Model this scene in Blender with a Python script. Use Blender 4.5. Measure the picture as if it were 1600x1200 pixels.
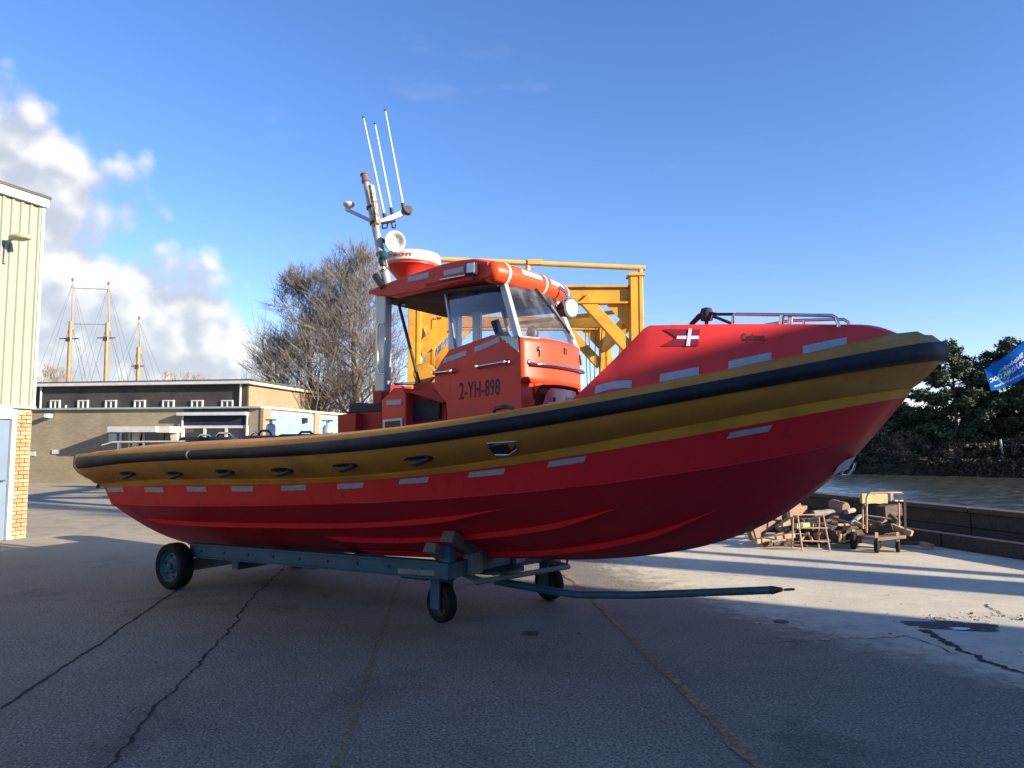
import bpy, bmesh, math, random
import numpy as np
from mathutils import Vector, Matrix, noise as mnoise
sc = bpy.context.scene
for o in list(bpy.data.objects): bpy.data.objects.remove(o)
col = sc.collection
rad = math.radians
# ------------------------------------------------------------------ camera
FPX, CAMH = 1150.0, 1.65
TH = math.atan(90 / FPX); CT, ST = math.cos(TH), math.sin(TH)
cam = bpy.data.cameras.new('camera'); cam.sensor_width = 36; cam.lens = FPX / 1600 * 36
cam.clip_start = .05; cam.clip_end = 3000
camo = bpy.data.objects.new('camera', cam); col.objects.link(camo)
camo.location = (0, 0, CAMH); camo.rotation_euler = (math.pi / 2 + TH, 0, 0)
sc.camera = camo
# ------------------------------------------------------------------ sun, sky
SAZ, SEL = math.atan2(.89, -.45), rad(17.0)
SUN = Vector((math.sin(SAZ) * math.cos(SEL), math.cos(SAZ) * math.cos(SEL), math.sin(SEL)))
sl = bpy.data.lights.new('sun', 'SUN'); sl.energy = 5.0; sl.angle = rad(.5); sl.color = (1, .88, .70)
so = bpy.data.objects.new('sun', sl); col.objects.link(so)
so.rotation_euler = (-SUN).to_track_quat('-Z', 'Y').to_euler()
sc.view_settings.view_transform = 'Standard'; sc.view_settings.look = 'None'
sc.view_settings.gamma = 1; sc.view_settings.use_curve_mapping = False
sc.view_settings.exposure = 1.25

class NT:
    """tiny node-tree helper"""
    def __init__(s, nt): s.nt = nt; s.L = nt.links
    def n(s, t, **k):
        x = s.nt.nodes.new(t)
        for a, b in k.items(): setattr(x, a, b)
        return x
    def put(s, sock, v):
        if v is None: return
        if hasattr(v, 'is_output'): s.L.new(v, sock)
        else:
            if hasattr(sock.default_value, '__len__') and not hasattr(v, '__len__'): v = (v, v, v)
            if hasattr(sock.default_value, '__len__') and len(v) == 3 and len(sock.default_value) == 4: v = (*v, 1)
            sock.default_value = v
    def m(s, op, a, b=None, c=None, clamp=False):
        x = s.n('ShaderNodeMath', operation=op, use_clamp=clamp)
        for i, q in enumerate((a, b, c)):
            if q is not None: s.put(x.inputs[i], q)
        return x.outputs[0]
    def vm(s, op, a, b=None):
        x = s.n('ShaderNodeVectorMath', operation=op)
        s.put(x.inputs[0], a)
        if b is not None: s.put(x.inputs[1], b)
        return x.outputs[0]
    def noise(s, vec, scale, detail=4, rough=.55, dist=0):
        x = s.n('ShaderNodeTexNoise'); s.put(x.inputs['Vector'], vec)
        x.inputs['Scale'].default_value = scale; x.inputs['Detail'].default_value = detail
        x.inputs['Roughness'].default_value = rough; x.inputs['Distortion'].default_value = dist
        return x.outputs['Fac']
    def ss(s, v, a, b, c=0., d=1.):
        x = s.n('ShaderNodeMapRange', interpolation_type='SMOOTHSTEP'); s.put(x.inputs[0], v)
        for i, q in enumerate((a, b, c, d)): s.put(x.inputs[i + 1], q)
        return x.outputs[0]
    def mix(s, f, a, b, mode='MIX'):
        x = s.n('ShaderNodeMix', data_type='RGBA', blend_type=mode)
        s.put(x.inputs[0], f); s.put(x.inputs[6], a); s.put(x.inputs[7], b)
        return x.outputs[2]

W = bpy.data.worlds.new('World'); sc.world = W; W.use_nodes = True
W.node_tree.nodes.clear(); w = NT(W.node_tree)
sky = w.n('ShaderNodeTexSky', sky_type='NISHITA', sun_disc=False, sun_elevation=SEL, sun_rotation=SAZ,
          altitude=0, air_density=1.0, dust_density=0.0, ozone_density=3.0)
dr = w.n('ShaderNodeTexCoord').outputs['Generated']
sep = w.n('ShaderNodeSeparateXYZ'); w.put(sep.inputs[0], dr)
az = w.m('DEGREES', w.m('ARCTAN2', sep.outputs[0], sep.outputs[1]))     # azimuth from +Y
el = w.m('DEGREES', w.m('ARCSINE', sep.outputs[2]))
# height of the cloud bank by azimuth: a cumulus bank in the west, low cloud to the east of it
x = w.n('ShaderNodeFloatCurve'); cv = x.mapping.curves[0]
pts = [(0, .10), (.18, .24), (.26, .34), (.355, .61), (.395, .60), (.412, .50), (.43, .385), (.447, .235), (.475, .12), (.52, .03), (.60, .01), (.8, .03), (1, .10)]
for i, p in enumerate(pts):
    if i < 2: cv.points[i * 1].location = p if i == 0 else cv.points[i].location
cv.points[0].location = pts[0]; cv.points[-1].location = pts[-1]
for p in pts[1:-1]: cv.points.new(*p)
x.mapping.update()
w.put(x.inputs['Value'], w.m('DIVIDE', w.m('ADD', az, 180), 360, clamp=True))
top = w.m('MULTIPLY', x.outputs[0], 42)
def cloud_field(off):
    v = w.vm('ADD', dr, off)
    b = w.noise(v, 3.6, 3, .5)
    def vor(sc_):
        q = w.n('ShaderNodeTexVoronoi', feature='F1'); w.put(q.inputs['Vector'], v); q.inputs['Scale'].default_value = sc_; return q.outputs['Distance']
    a = w.m('ADD', w.m('MULTIPLY', w.m('SUBTRACT', .95, vor(9)), .52), w.m('MULTIPLY', w.m('SUBTRACT', .95, vor(21)), .26))
    a = w.m('ADD', a, w.m('MULTIPLY', w.m('SUBTRACT', .95, vor(46)), .13)); a = w.m('ADD', a, w.m('MULTIPLY', w.noise(v, 24, 7, .6), .22))
    h = w.m('SUBTRACT', w.m('ADD', top, w.m('MULTIPLY', w.m('SUBTRACT', a, .62), 17)), el)
    h = w.m('ADD', h, w.m('MULTIPLY', w.m('SUBTRACT', b, .5), 10))
    return h
h0 = cloud_field((0, 0, 0)); h1 = cloud_field((.016, -.004, .020))
dens = w.ss(h0, -.7, 3.2)
lit = w.ss(w.m('SUBTRACT', h0, h1), -2.2, 3.0)
ccol = w.mix(lit, (2.5, 2.65, 2.9), (4.5, 4.45, 4.35))
# wisps of thin high cloud anywhere in the sky
wv = w.n('ShaderNodeMapping'); w.put(wv.inputs[0], dr); wv.inputs['Scale'].default_value = (1.6, 1.6, 5.5)
wisp = w.m('MULTIPLY', w.ss(w.noise(wv.outputs[0], 2.4, 5, .5), .64, .86), .22)
hs = w.n('ShaderNodeHueSaturation'); hs.inputs['Saturation'].default_value = 1.16; w.put(hs.inputs['Color'], sky.outputs[0])
c = w.mix(wisp, w.mix(1.0, hs.outputs[0], (1.07, .925, 1.10), 'MULTIPLY'), (3.9, 4.0, 4.2))
c = w.mix(w.m('MULTIPLY', dens, .93), c, ccol)
bg = w.n('ShaderNodeBackground'); w.put(bg.inputs[0], c); bg.inputs[1].default_value = .105
w.L.new(bg.outputs[0], w.n('ShaderNodeOutputWorld').inputs[0])

# ------------------------------------------------------------------ pixel <-> place
A = rad(31.5); BO = np.array([-3.974, 9.556])                 # stern of the boat on the ground, heading
HD = np.array([math.cos(A), -math.sin(A)]); PT = np.array([math.sin(A), math.cos(A)])
def ray(u, v):
    x = (u - 800) / FPX; y = -(v - 600) / FPX
    return np.array([x, CT - y * ST, ST + y * CT])
def gr(u, v, z=0):
    r = ray(u, v); t = (z - CAMH) / r[2]; return Vector((r[0] * t, r[1] * t, z))
def at(u, v, D):
    r = ray(u, v); t = D / r[1]; return Vector((r[0] * t, D, CAMH + r[2] * t))
def bp(u, v, Y):
    r = ray(u, v); t = (Y + BO @ PT) / (r[:2] @ PT); q = r[:2] * t - BO
    return Vector((q @ HD, Y, CAMH + r[2] * t))
def bx(u, v, X):
    r = ray(u, v); t = (X + BO @ HD) / (r[:2] @ HD); q = r[:2] * t - BO
    return Vector((X, q @ PT, CAMH + r[2] * t))
def bz(u, v, Z):
    r = ray(u, v); t = (Z - CAMH) / r[2]; q = r[:2] * t - BO
    return Vector((q @ HD, q @ PT, Z))
def bproj(P):
    P = np.asarray(P); wx = BO[0] + HD[0] * P[..., 0] + PT[0] * P[..., 1]; wy = BO[1] + HD[1] * P[..., 0] + PT[1] * P[..., 1]
    z = P[..., 2] - CAMH; d = wy * CT + z * ST
    return np.stack([800 + FPX * wx / d, 600 - FPX * (-wy * ST + z * CT) / d], -1)

# ------------------------------------------------------------------ mesh helper
class MB:
    def __init__(s): s.v = []; s.f = []
    def add(s, vs, fs):
        b = len(s.v); s.v += [tuple(p) for p in vs]; s.f += [tuple(i + b for i in f) for f in fs]; return s
    def hexa(s, p):   # 4 bottom, 4 top
        return s.add(p, [(3, 2, 1, 0), (4, 5, 6, 7), (0, 1, 5, 4), (1, 2, 6, 5), (2, 3, 7, 6), (3, 0, 4, 7)])
    def box(s, c, d, M=None):
        x, y, z = (q / 2 for q in d); c = Vector(c)
        p = [Vector(q) for q in ((-x, -y, -z), (x, -y, -z), (x, y, -z), (-x, y, -z), (-x, -y, z), (x, -y, z), (x, y, z), (-x, y, z))]
        return s.hexa([c + (M @ q if M else q) for q in p])
    def bar(s, a, b, w_, h_, up=(0, 0, 1)):
        a = Vector(a); b = Vector(b); d = (b - a).normalized(); r = d.cross(Vector(up))
        if r.length < 1e-4: r = d.cross(Vector((1, 0, 0)))
        r.normalize(); u = r.cross(d)
        r *= w_ / 2; u *= h_ / 2
        return s.hexa([a - r - u, a + r - u, b + r - u, b - r - u, a - r + u, a + r + u, b + r + u, b - r + u])
    def tube(s, pts, r, n=8, caps=True):
        pts = [Vector(p) for p in pts]; k = len(pts)
        rs = r if hasattr(r, '__len__') else [r] * k
        rows = []; ref = None
        for i, p in enumerate(pts):
            d = (pts[min(i + 1, k - 1)] - pts[max(i - 1, 0)])
            d = d.normalized() if d.length > 1e-9 else Vector((0, 0, 1))
            if ref is None: ref = Vector((0, 0, 1)) if abs(d.z) < .9 else Vector((1, 0, 0))
            a = d.cross(ref)
            if a.length < 1e-4: a = d.orthogonal()
            a.normalize(); b = d.cross(a); ref = -b if False else a.cross(d)
            rows.append([p + (a * math.cos(2 * math.pi * j / n) + b * math.sin(2 * math.pi * j / n)) * rs[i] for j in range(n)])
        return s.grid(rows, True, caps)
    def grid(s, rows, closed=False, caps=False):
        b = len(s.v); n = len(rows[0]); k = len(rows)
        for r in rows: s.v += [tuple(p) for p in r]
        for i in range(k - 1):
            for j in range(n if closed else n - 1):
                q = (j + 1) % n
                s.f.append((b + i * n + j, b + i * n + q, b + (i + 1) * n + q, b + (i + 1) * n + j))
        if caps:
            s.f.append(tuple(b + j for j in range(n))[::-1]); s.f.append(tuple(b + (k - 1) * n + j for j in range(n)))
        return s
    def prism(s, poly, ext):
        ext = Vector(ext); n = len(poly); P = [Vector(p) for p in poly]
        return s.add(P + [p + ext for p in P], [tuple(range(n))[::-1], tuple(range(n, 2 * n))] + [(i, (i + 1) % n, n + (i + 1) % n, n + i) for i in range(n)])
    def lathe(s, prof, c=(0, 0, 0), ax=(0, 0, 1), n=24, caps=True):   # prof: (radius, height)
        ax = Vector(ax).normalized(); a = ax.orthogonal().normalized(); b = ax.cross(a); c = Vector(c)
        rows = [[c + ax * h + (a * math.cos(2 * math.pi * j / n) + b * math.sin(2 * math.pi * j / n)) * r for j in range(n)] for r, h in prof]
        return s.grid(rows, True, caps)
    def mesh(s, name, smooth=None, fix=True):
        me = bpy.data.meshes.new(name); me.from_pydata(s.v, [], s.f)
        if fix:
            bm = bmesh.new(); bm.from_mesh(me); bmesh.ops.recalc_face_normals(bm, faces=bm.faces); bm.to_mesh(me); bm.free()
        if smooth is not None:
            me.shade_smooth(); me.set_sharp_from_angle(angle=rad(smooth))
        return me
    def build(s, name, mat, parent=None, smooth=None, bevel=0, fix=True, seg=2):
        o = bpy.data.objects.new(name, s.mesh(name, smooth, fix)); o.data.materials.append(mat); col.objects.link(o)
        if parent: o.parent = parent
        if bevel:
            b = o.modifiers.new('bevel', 'BEVEL'); b.width = bevel; b.segments = seg; b.limit_method = 'ANGLE'; b.angle_limit = rad(40)
        return o
def tag(o, label, cat, group=None, kind=None):
    if label: o['label'] = label
    if cat: o['category'] = cat
    if group: o['group'] = group
    if kind: o['kind'] = kind
    return o
def struct(o): o['kind'] = 'structure'; return o
def empty(name, loc=(0, 0, 0), rz=0):
    o = bpy.data.objects.new(name, None); o.empty_display_size = .2; o.location = loc; o.rotation_euler = (0, 0, rz); col.objects.link(o); return o

# ------------------------------------------------------------------ materials
def pm(name, c1, c2=None, rough=.5, metal=0, scale=6, bump=0, bscale=60, coat=0, spec=.5, detail=5, lo=.35, hi=.65, dirt=None, dscale=3, rvar=.12, streak=None, ramp=None):
    m = bpy.data.materials.new(name); m.use_nodes = True; t = NT(m.node_tree); b = m.node_tree.nodes['Principled BSDF']
    tc = t.n('ShaderNodeTexCoord').outputs['Object']
    c2 = c2 or tuple(q * .82 for q in c1)
    n1 = t.noise(tc, scale, detail)
    cc = t.mix(t.ss(n1, lo, hi), c1, c2)
    if dirt: cc = t.mix(t.m('MULTIPLY', t.ss(t.noise(tc, dscale, 8, .68), .5, .72), dirt[1]), cc, dirt[0])
    if ramp:      # base colour shifts along the length: (colour, x0, x1)
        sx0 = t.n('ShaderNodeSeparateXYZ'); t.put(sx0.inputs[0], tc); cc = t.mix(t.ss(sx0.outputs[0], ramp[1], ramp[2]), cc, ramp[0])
    if streak:    # run-off streaks and scuffs
        ms = t.n('ShaderNodeMapping'); t.put(ms.inputs[0], tc); ms.inputs['Scale'].default_value = (9, 9, .8)
        cc = t.mix(t.m('MULTIPLY', t.ss(t.noise(ms.outputs[0], 1.6, 6, .7), .52, .74), streak[1]), cc, streak[0])
        ms2 = t.n('ShaderNodeMapping'); t.put(ms2.inputs[0], tc); ms2.inputs['Scale'].default_value = (1.2, 1.2, 26); ms2.inputs['Rotation'].default_value = (0, .08, 0)
        cc = t.mix(t.m('MULTIPLY', t.ss(t.noise(ms2.outputs[0], 2.2, 7, .75), .62, .72), streak[1] * .8), cc, tuple(min(1, q * 1.5 + .06) for q in c1))
    t.put(b.inputs['Base Color'], cc)
    t.put(b.inputs['Roughness'], t.m('ADD', rough - rvar / 2, t.m('MULTIPLY', t.noise(tc, scale * 2.3, 5), rvar), clamp=True))
    b.inputs['Metallic'].default_value = metal; b.inputs['Coat Weight'].default_value = coat; b.inputs['Coat Roughness'].default_value = .12
    b.inputs['Specular IOR Level'].default_value = spec
    if bump:
        x = t.n('ShaderNodeBump'); x.inputs['Strength'].default_value = bump; x.inputs['Distance'].default_value = .01
        t.put(x.inputs['Height'], t.noise(tc, bscale, 4)); t.put(b.inputs['Normal'], x.outputs[0])
    return m
RED = pm('hull_red', (.54, .010, .022), (.46, .009, .019), .42, scale=1.2, spec=.30, dirt=((.36, .035, .035), .5), dscale=1.6, rvar=.25, streak=((.14, .02, .02), .5))
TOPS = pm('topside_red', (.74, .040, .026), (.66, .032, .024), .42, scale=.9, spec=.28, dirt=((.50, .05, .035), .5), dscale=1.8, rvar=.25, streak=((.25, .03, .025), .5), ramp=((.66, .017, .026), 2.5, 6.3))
CABR = pm('cabin_red', (.72, .058, .040), (.64, .050, .036), .40, scale=1.1, spec=.30, dirt=((.38, .07, .045), .45), dscale=2.2, rvar=.22, streak=((.30, .04, .03), .4))
FORE = pm('foredeck_red', (.80, .046, .040), (.72, .040, .036), .45, scale=1.0, spec=.25, dirt=((.60, .05, .045), .4), dscale=1.8, rvar=.22, streak=((.52, .035, .03), .4))
DRED = pm('deck_box_red', (.44, .022, .020), (.34, .018, .018), .55, scale=2, spec=.3, dirt=((.20, .05, .04), .5))
ORANGE = pm('orange', (.74, .070, .016), (.64, .056, .016), .40, scale=1.6, spec=.35, dirt=((.5, .07, .03), .4), dscale=4)
YEL = pm('tube_yellow', (.50, .225, .032), (.42, .185, .028), .55, scale=1.6, spec=.3, dirt=((.22, .105, .025), .6), dscale=2.2, bump=.12, bscale=7, streak=((.20, .10, .03), .35))
YFL = pm('flange_yellow', (.64, .31, .035), (.55, .26, .03), .5, scale=2, spec=.3, dirt=((.30, .15, .03), .6), dscale=4)
YTOP = pm('tube_cream', (.52, .41, .17), (.46, .36, .15), .6, scale=2, spec=.3, dirt=((.25, .17, .08), .5))
RUB = pm('black_rubber', (.010, .011, .018), (.016, .017, .024), .62, scale=4, spec=.28, dirt=((.05, .05, .055), .5), dscale=4, bump=.15, bscale=9, rvar=.25)
BLK = pm('black_plastic', (.012, .012, .016), (.02, .02, .024), .5, scale=8)
CANVAS = pm('black_canvas', (.012, .013, .022), (.03, .03, .042), .75, scale=5, bump=.5, bscale=22)
TAPE = pm('reflective_tape', (.36, .40, .44), (.31, .345, .385), .55, scale=20, bump=.15, bscale=300, metal=.15)
TAPEW = pm('reflective_white', (.75, .75, .72), (.68, .68, .64), .4, scale=20)
STEEL = pm('stainless', (.62, .62, .63), (.52, .52, .54), .2, metal=1, scale=10)
ALU = pm('grey_alu', (.46, .49, .50), (.40, .43, .44), .42, metal=.35, scale=4, dirt=((.25, .25, .24), .4))
ALUD = pm('mast_alu', (.40, .40, .37), (.28, .27, .24), .5, metal=.4, scale=9, dirt=((.22, .12, .05), .5), dscale=8)
WHITE = pm('white_plastic', (.60, .58, .52), (.52, .50, .45), .35, scale=5, coat=.2)
AERIAL = pm('aerial_white', (.46, .60, .62), (.42, .55, .57), .35, scale=5)
RUSTY = pm('rusty_plate', (.62, .52, .36), (.33, .13, .03), .7, scale=22, lo=.42, hi=.56)
GREENL = pm('green_lamp', (.01, .06, .07), None, .2)
DKGLASS = pm('dark_glass', (.02, .022, .028), None, .08, spec=.7)
TRAIL = pm('trailer_blue', (.028, .105, .15), (.022, .08, .115), .55, scale=4, spec=.3, dirt=((.09, .06, .04), .4), dscale=6, bump=.1, bscale=40)
TRAIL2 = pm('trailer_grey_green', (.17, .21, .20), (.12, .15, .14), .6, scale=5, dirt=((.10, .06, .04), .6), dscale=7)
TYRE = pm('tyre_rubber', (.012, .012, .013), (.020, .019, .019), .85, spec=.2, scale=9, bump=.2, bscale=70)
YCR = pm('crane_yellow', (.66, .32, .018), (.56, .25, .018), .5, scale=1.5, dirt=((.26, .11, .03), .7), dscale=2.8)
PIPE = pm('pale_yellow_pipe', (.66, .40, .10), (.60, .34, .08), .5, scale=3)
CLAD = pm('green_cladding', (.27, .30, .235), (.24, .27, .21), .5, scale=.6, dirt=((.22, .24, .19), .4), dscale=1.2, streak=((.20, .21, .16), .4))
FASC = pm('white_fascia', (.60, .60, .56), (.52, .52, .48), .5, scale=3, dirt=((.45, .43, .38), .35))
ROOFD = pm('dark_roof', (.06, .06, .065), (.09, .085, .085), .7, scale=3)
DOORB = pm('door_blue_grey', (.16, .22, .30), (.14, .19, .27), .45, scale=2)
PLAST = pm('bluish_panel', (.25, .42, .48), (.20, .36, .42), .5, scale=2, dirt=((.5, .55, .5), .3))
NAVY = pm('navy_awning', (.014, .018, .045), (.01, .012, .032), .8, scale=6)
UPW = pm('upper_dark_wall', (.030, .028, .026), (.055, .050, .042), .7, scale=1.1, dirt=((.10, .085, .06), .5), dscale=.9)
MASTW = pm('varnished_mast', (.36, .20, .09), (.30, .16, .07), .4, scale=3)
IRON = pm('dark_iron', (.05, .045, .045), (.09, .06, .05), .6, scale=9, metal=.3)
ROPE = pm('rigging', (.10, .10, .10), None, .8)
RTUBE = pm('rusted_tube', (.46, .32, .22), (.38, .20, .12), .6, scale=12)
PLASTER = pm('cream_paint', (.68, .64, .50), (.60, .56, .44), .6, scale=3)

def wood(name, c1, c2, s=1):
    m = bpy.data.materials.new(name); m.use_nodes = True; t = NT(m.node_tree); b = m.node_tree.nodes['Principled BSDF']
    mp = t.n('ShaderNodeMapping'); t.put(mp.inputs[0], t.n('ShaderNodeTexCoord').outputs['Object']); mp.inputs['Scale'].default_value = (2 * s, 22 * s, 22 * s)
    g = t.noise(mp.outputs[0], 3, 7, .65, .6)
    t.put(b.inputs['Base Color'], t.mix(t.ss(g, .35, .68), c1, c2)); b.inputs['Roughness'].default_value = .85
    x = t.n('ShaderNodeBump'); x.inputs['Strength'].default_value = .5; x.inputs['Distance'].default_value = .01
    t.put(x.inputs['Height'], g); t.put(b.inputs['Normal'], x.outputs[0]); return m
WD = {'chock': wood('wood_chock', (.10, .088, .07), (.17, .15, .12)), 'dark': wood('wood_dark', (.055, .038, .028), (.11, .075, .055)), 'mid': wood('wood_mid', (.20, .125, .08), (.30, .20, .13)),
      'pale': wood('wood_pale', (.40, .29, .16), (.27, .19, .11)), 'grey': wood('wood_grey', (.20, .18, .15), (.32, .29, .24)),
      'green': wood('wood_mossy', (.07, .08, .045), (.12, .11, .07)), 'lime': wood('wood_lime', (.42, .38, .18), (.34, .30, .15))}
BARK = pm('bark', (.105, .078, .052), (.17, .13, .085), .9, scale=5, bump=.4, bscale=15)
TWIG = pm('twig', (.15, .125, .10), (.21, .175, .14), .9, scale=2)
TWIGP = pm('twig_pale', (.26, .19, .11), (.34, .25, .15), .9, scale=2)

def glass(name, tint=(1, 1, 1), refl=1.0):
    m = bpy.data.materials.new(name); m.use_nodes = True; t = NT(m.node_tree); m.node_tree.nodes.clear()
    tr = t.n('ShaderNodeBsdfTransparent'); tr.inputs[0].default_value = (*tint, 1)
    gl = t.n('ShaderNodeBsdfGlossy'); gl.inputs['Roughness'].default_value = .03
    df = t.n('ShaderNodeBsdfDiffuse'); df.inputs[0].default_value = (.6, .62, .62, 1)
    lw = t.n('ShaderNodeFresnel'); lw.inputs[0].default_value = 1.5
    mx = t.n('ShaderNodeMixShader'); t.put(mx.inputs[0], t.m('MULTIPLY', lw.outputs[0], 1.05 * refl, clamp=True)); t.L.new(tr.outputs[0], mx.inputs[1]); t.L.new(gl.outputs[0], mx.inputs[2])
    m2 = t.n('ShaderNodeMixShader'); tc = t.n('ShaderNodeTexCoord').outputs['Object']
    t.put(m2.inputs[0], t.m('ADD', .02, t.m('MULTIPLY', t.ss(t.noise(tc, 5, 6, .6), .4, .8), .12))); t.L.new(mx.outputs[0], m2.inputs[1]); t.L.new(df.outputs[0], m2.inputs[2])
    t.L.new(m2.outputs[0], t.n('ShaderNodeOutputMaterial').inputs[0]); return m
GLASS = glass('clear_glass', (.86, .90, .92)); GLASSB = glass('port_glass', (.72, .76, .80))

def brickmat(name, c1, c2, mortar, bw=.22, bh=.065, dirt=None):
    m = bpy.data.materials.new(name); m.use_nodes = True; t = NT(m.node_tree); b = m.node_tree.nodes['Principled BSDF']
    tc = t.n('ShaderNodeTexCoord').outputs['Object']; s = t.n('ShaderNodeSeparateXYZ'); t.put(s.inputs[0], tc)
    cb = t.n('ShaderNodeCombineXYZ'); t.put(cb.inputs[0], t.m('ADD', s.outputs[0], s.outputs[1])); t.put(cb.inputs[1], s.outputs[2])
    br = t.n('ShaderNodeTexBrick'); t.put(br.inputs['Vector'], cb.outputs[0])
    for k, v in (('Color1', c1), ('Color2', c2), ('Mortar', mortar)): br.inputs[k].default_value = (*v, 1)
    br.inputs['Scale'].default_value = 1; br.inputs['Brick Width'].default_value = bw; br.inputs['Row Height'].default_value = bh + .012
    br.inputs['Mortar Size'].default_value = .006; br.inputs['Bias'].default_value = 0
    cc = t.mix(t.ss(t.noise(tc, 1.1, 6, .6), .35, .7, 0, .45), br.outputs[0], tuple(q * .6 for q in c1))
    t.put(b.inputs['Base Color'], cc); b.inputs['Roughness'].default_value = .9
    x = t.n('ShaderNodeBump'); x.inputs['Strength'].default_value = .4; x.inputs['Distance'].default_value = .01; x.invert = True
    t.put(x.inputs['Height'], br.outputs['Fac']); t.put(b.inputs['Normal'], x.outputs[0]); return m
BRK = brickmat('yellow_grey_brick', (.33, .27, .175), (.27, .22, .14), (.24, .21, .16))
BRK2 = brickmat('tan_brick', (.34, .25, .15), (.27, .20, .12), (.26, .22, .16))

# ------------------------------------------------------------------ ground
def ground_mat(name, kind):
    m = bpy.data.materials.new(name); m.use_nodes = True; t = NT(m.node_tree); b = m.node_tree.nodes['Principled BSDF']
    P = t.n('ShaderNodeTexCoord').outputs['Object']
    big = t.noise(P, .35, 5, .6); med = t.noise(P, 2.2, 6, .65); fine = t.noise(P, 55, 3, .7); vo = t.n('ShaderNodeTexVoronoi'); t.put(vo.inputs['Vector'], P); vo.inputs['Scale'].default_value = 64
    if kind == 'asphalt':
        c = t.mix(t.ss(big, .35, .68), (.235, .20, .152), (.32, .275, .215))
        c = t.mix(t.ss(med, .45, .75, 0, .5), c, (.35, .30, .24))
        c = t.mix(t.ss(t.noise(P, .8, 7, .7, .6), .52, .68, 0, .6), c, (.075, .070, .064))
        ms = t.n('ShaderNodeMapping'); t.put(ms.inputs[0], P); ms.inputs['Rotation'].default_value = (0, 0, .5); ms.inputs['Scale'].default_value = (.35, 5, 1)
        c = t.mix(t.ss(t.noise(ms.outputs[0], 1.3, 5, .65), .55, .75, 0, .4), c, (.24, .225, .20))
        stone = t.mix(t.ss(vo.outputs['Distance'], .15, .5), (.40, .39, .36), (0, 0, 0))
        sp = t.n('ShaderNodeSeparateColor'); t.put(sp.inputs[0], vo.outputs['Color'])
        c = t.mix(t.m('MULTIPLY', t.ss(sp.outputs[0], .55, 1.0), t.m('MULTIPLY', t.ss(vo.outputs['Distance'], .50, .20), t.ss(med, .3, .7, .25, .95))), c, (.60, .54, .46))
        c = t.mix(t.ss(fine, .36, .60, .7, 0), c, (.03, .028, .026))
        # the surface is older and paler towards the quay and the sheds
        s = t.n('ShaderNodeSeparateXYZ'); t.put(s.inputs[0], P)
        far = t.ss(t.m('ADD', s.outputs[1], t.m('MULTIPLY', t.m('SUBTRACT', med, .5), 3)), 9.0, 13.0)
        c = t.mix(far, c, t.mix(t.ss(med, .3, .7), (.43, .36, .26), (.31, .26, .19)))
        rgh = .78
    else:
        c = t.mix(t.ss(med, .3, .7), (.66, .58, .41), (.55, .48, .35))
        c = t.mix(t.ss(big, .42, .7, 0, .6), c, (.40, .37, .32))
        c = t.mix(t.ss(t.noise(P, 9, 7, .7), .52, .75, 0, .5), c, (.27, .25, .22))
        c = t.mix(t.ss(fine, .30, .5, .25, 0), c, (.15, .14, .13)); rgh = .85
    t.put(b.inputs['Base Color'], c); t.put(b.inputs['Roughness'], t.m('ADD', rgh - .1, t.m('MULTIPLY', med, .2)))
    b.inputs['Specular IOR Level'].default_value = .35
    x = t.n('ShaderNodeBump'); x.inputs['Strength'].default_value = .8 if kind == 'asphalt' else .3; x.inputs['Distance'].default_value = .008
    hgt = t.m('ADD', t.m('MULTIPLY', vo.outputs['Distance'], -.7), t.m('ADD', fine, med)); t.put(x.inputs['Height'], hgt); t.put(b.inputs['Normal'], x.outputs[0])
    if kind == 'concrete':      # ragged worn edge: alpha breaks up near the border (vertex attribute)
        at_ = t.n('ShaderNodeAttribute', attribute_name='edge'); e = t.m('ADD', at_.outputs['Fac'], t.m('MULTIPLY', t.m('SUBTRACT', t.noise(P, 5, 8, .72), .5), 1.3))
        t.put(b.inputs['Alpha'], t.ss(e, .12, .88))
    return m
ASPH = ground_mat('asphalt', 'asphalt'); CONC = ground_mat('worn_concrete', 'concrete')
QP, QD = Vector((7.6, 10.9, 0)), Vector((-.313, .95, 0)).normalized(); QN = Vector((QD.y, -QD.x, 0))    # quay line; QN points to the water
g = MB()
qa, qb = QP - QD * 60, QP + QD * 21
pts = [(-90, -60, 0), (qa.x, qa.y, 0), (qb.x, qb.y, 0), (-8, 46, 0), (-90, 60, 0)]
g.add(pts, [(0, 1, 2, 3, 4)])
ground = struct(g.build('ground', ASPH, fix=False))
# concrete apron sheet on the quay side, with a ragged near edge
edge = [gr(*q) for q in ((885, 893), (950, 915), (1030, 945), (1150, 988), (1290, 1022), (1440, 1058), (1600, 1098), (1800, 1165))]
cm = MB(); rows = []; attr = []
for e in edge:
    far = QP + QD * (10 - 2.6 * len(rows)) - QN * .02
    r = []
    for j, s_ in enumerate((0, .03, .07, .14, .25, .5, 1)):
        p = e.lerp(far, s_); r.append((p.x, p.y, .004)); attr.append(min(1, (0, .28, .55, .8, 1, 1, 1)[j]))
    rows.append(r)
for i in range(len(rows)):
    for j in range(7):
        if i == 0: attr[j] *= .4
cm.grid(rows); apron = struct(cm.build('concrete_apron', CONC, fix=False))
al = apron.data.attributes.new('edge', 'FLOAT', 'POINT')
for i, q in enumerate(attr): al.data[i].value = q
for p in apron.data.polygons:
    if p.normal.z < 0: p.flip()
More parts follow.
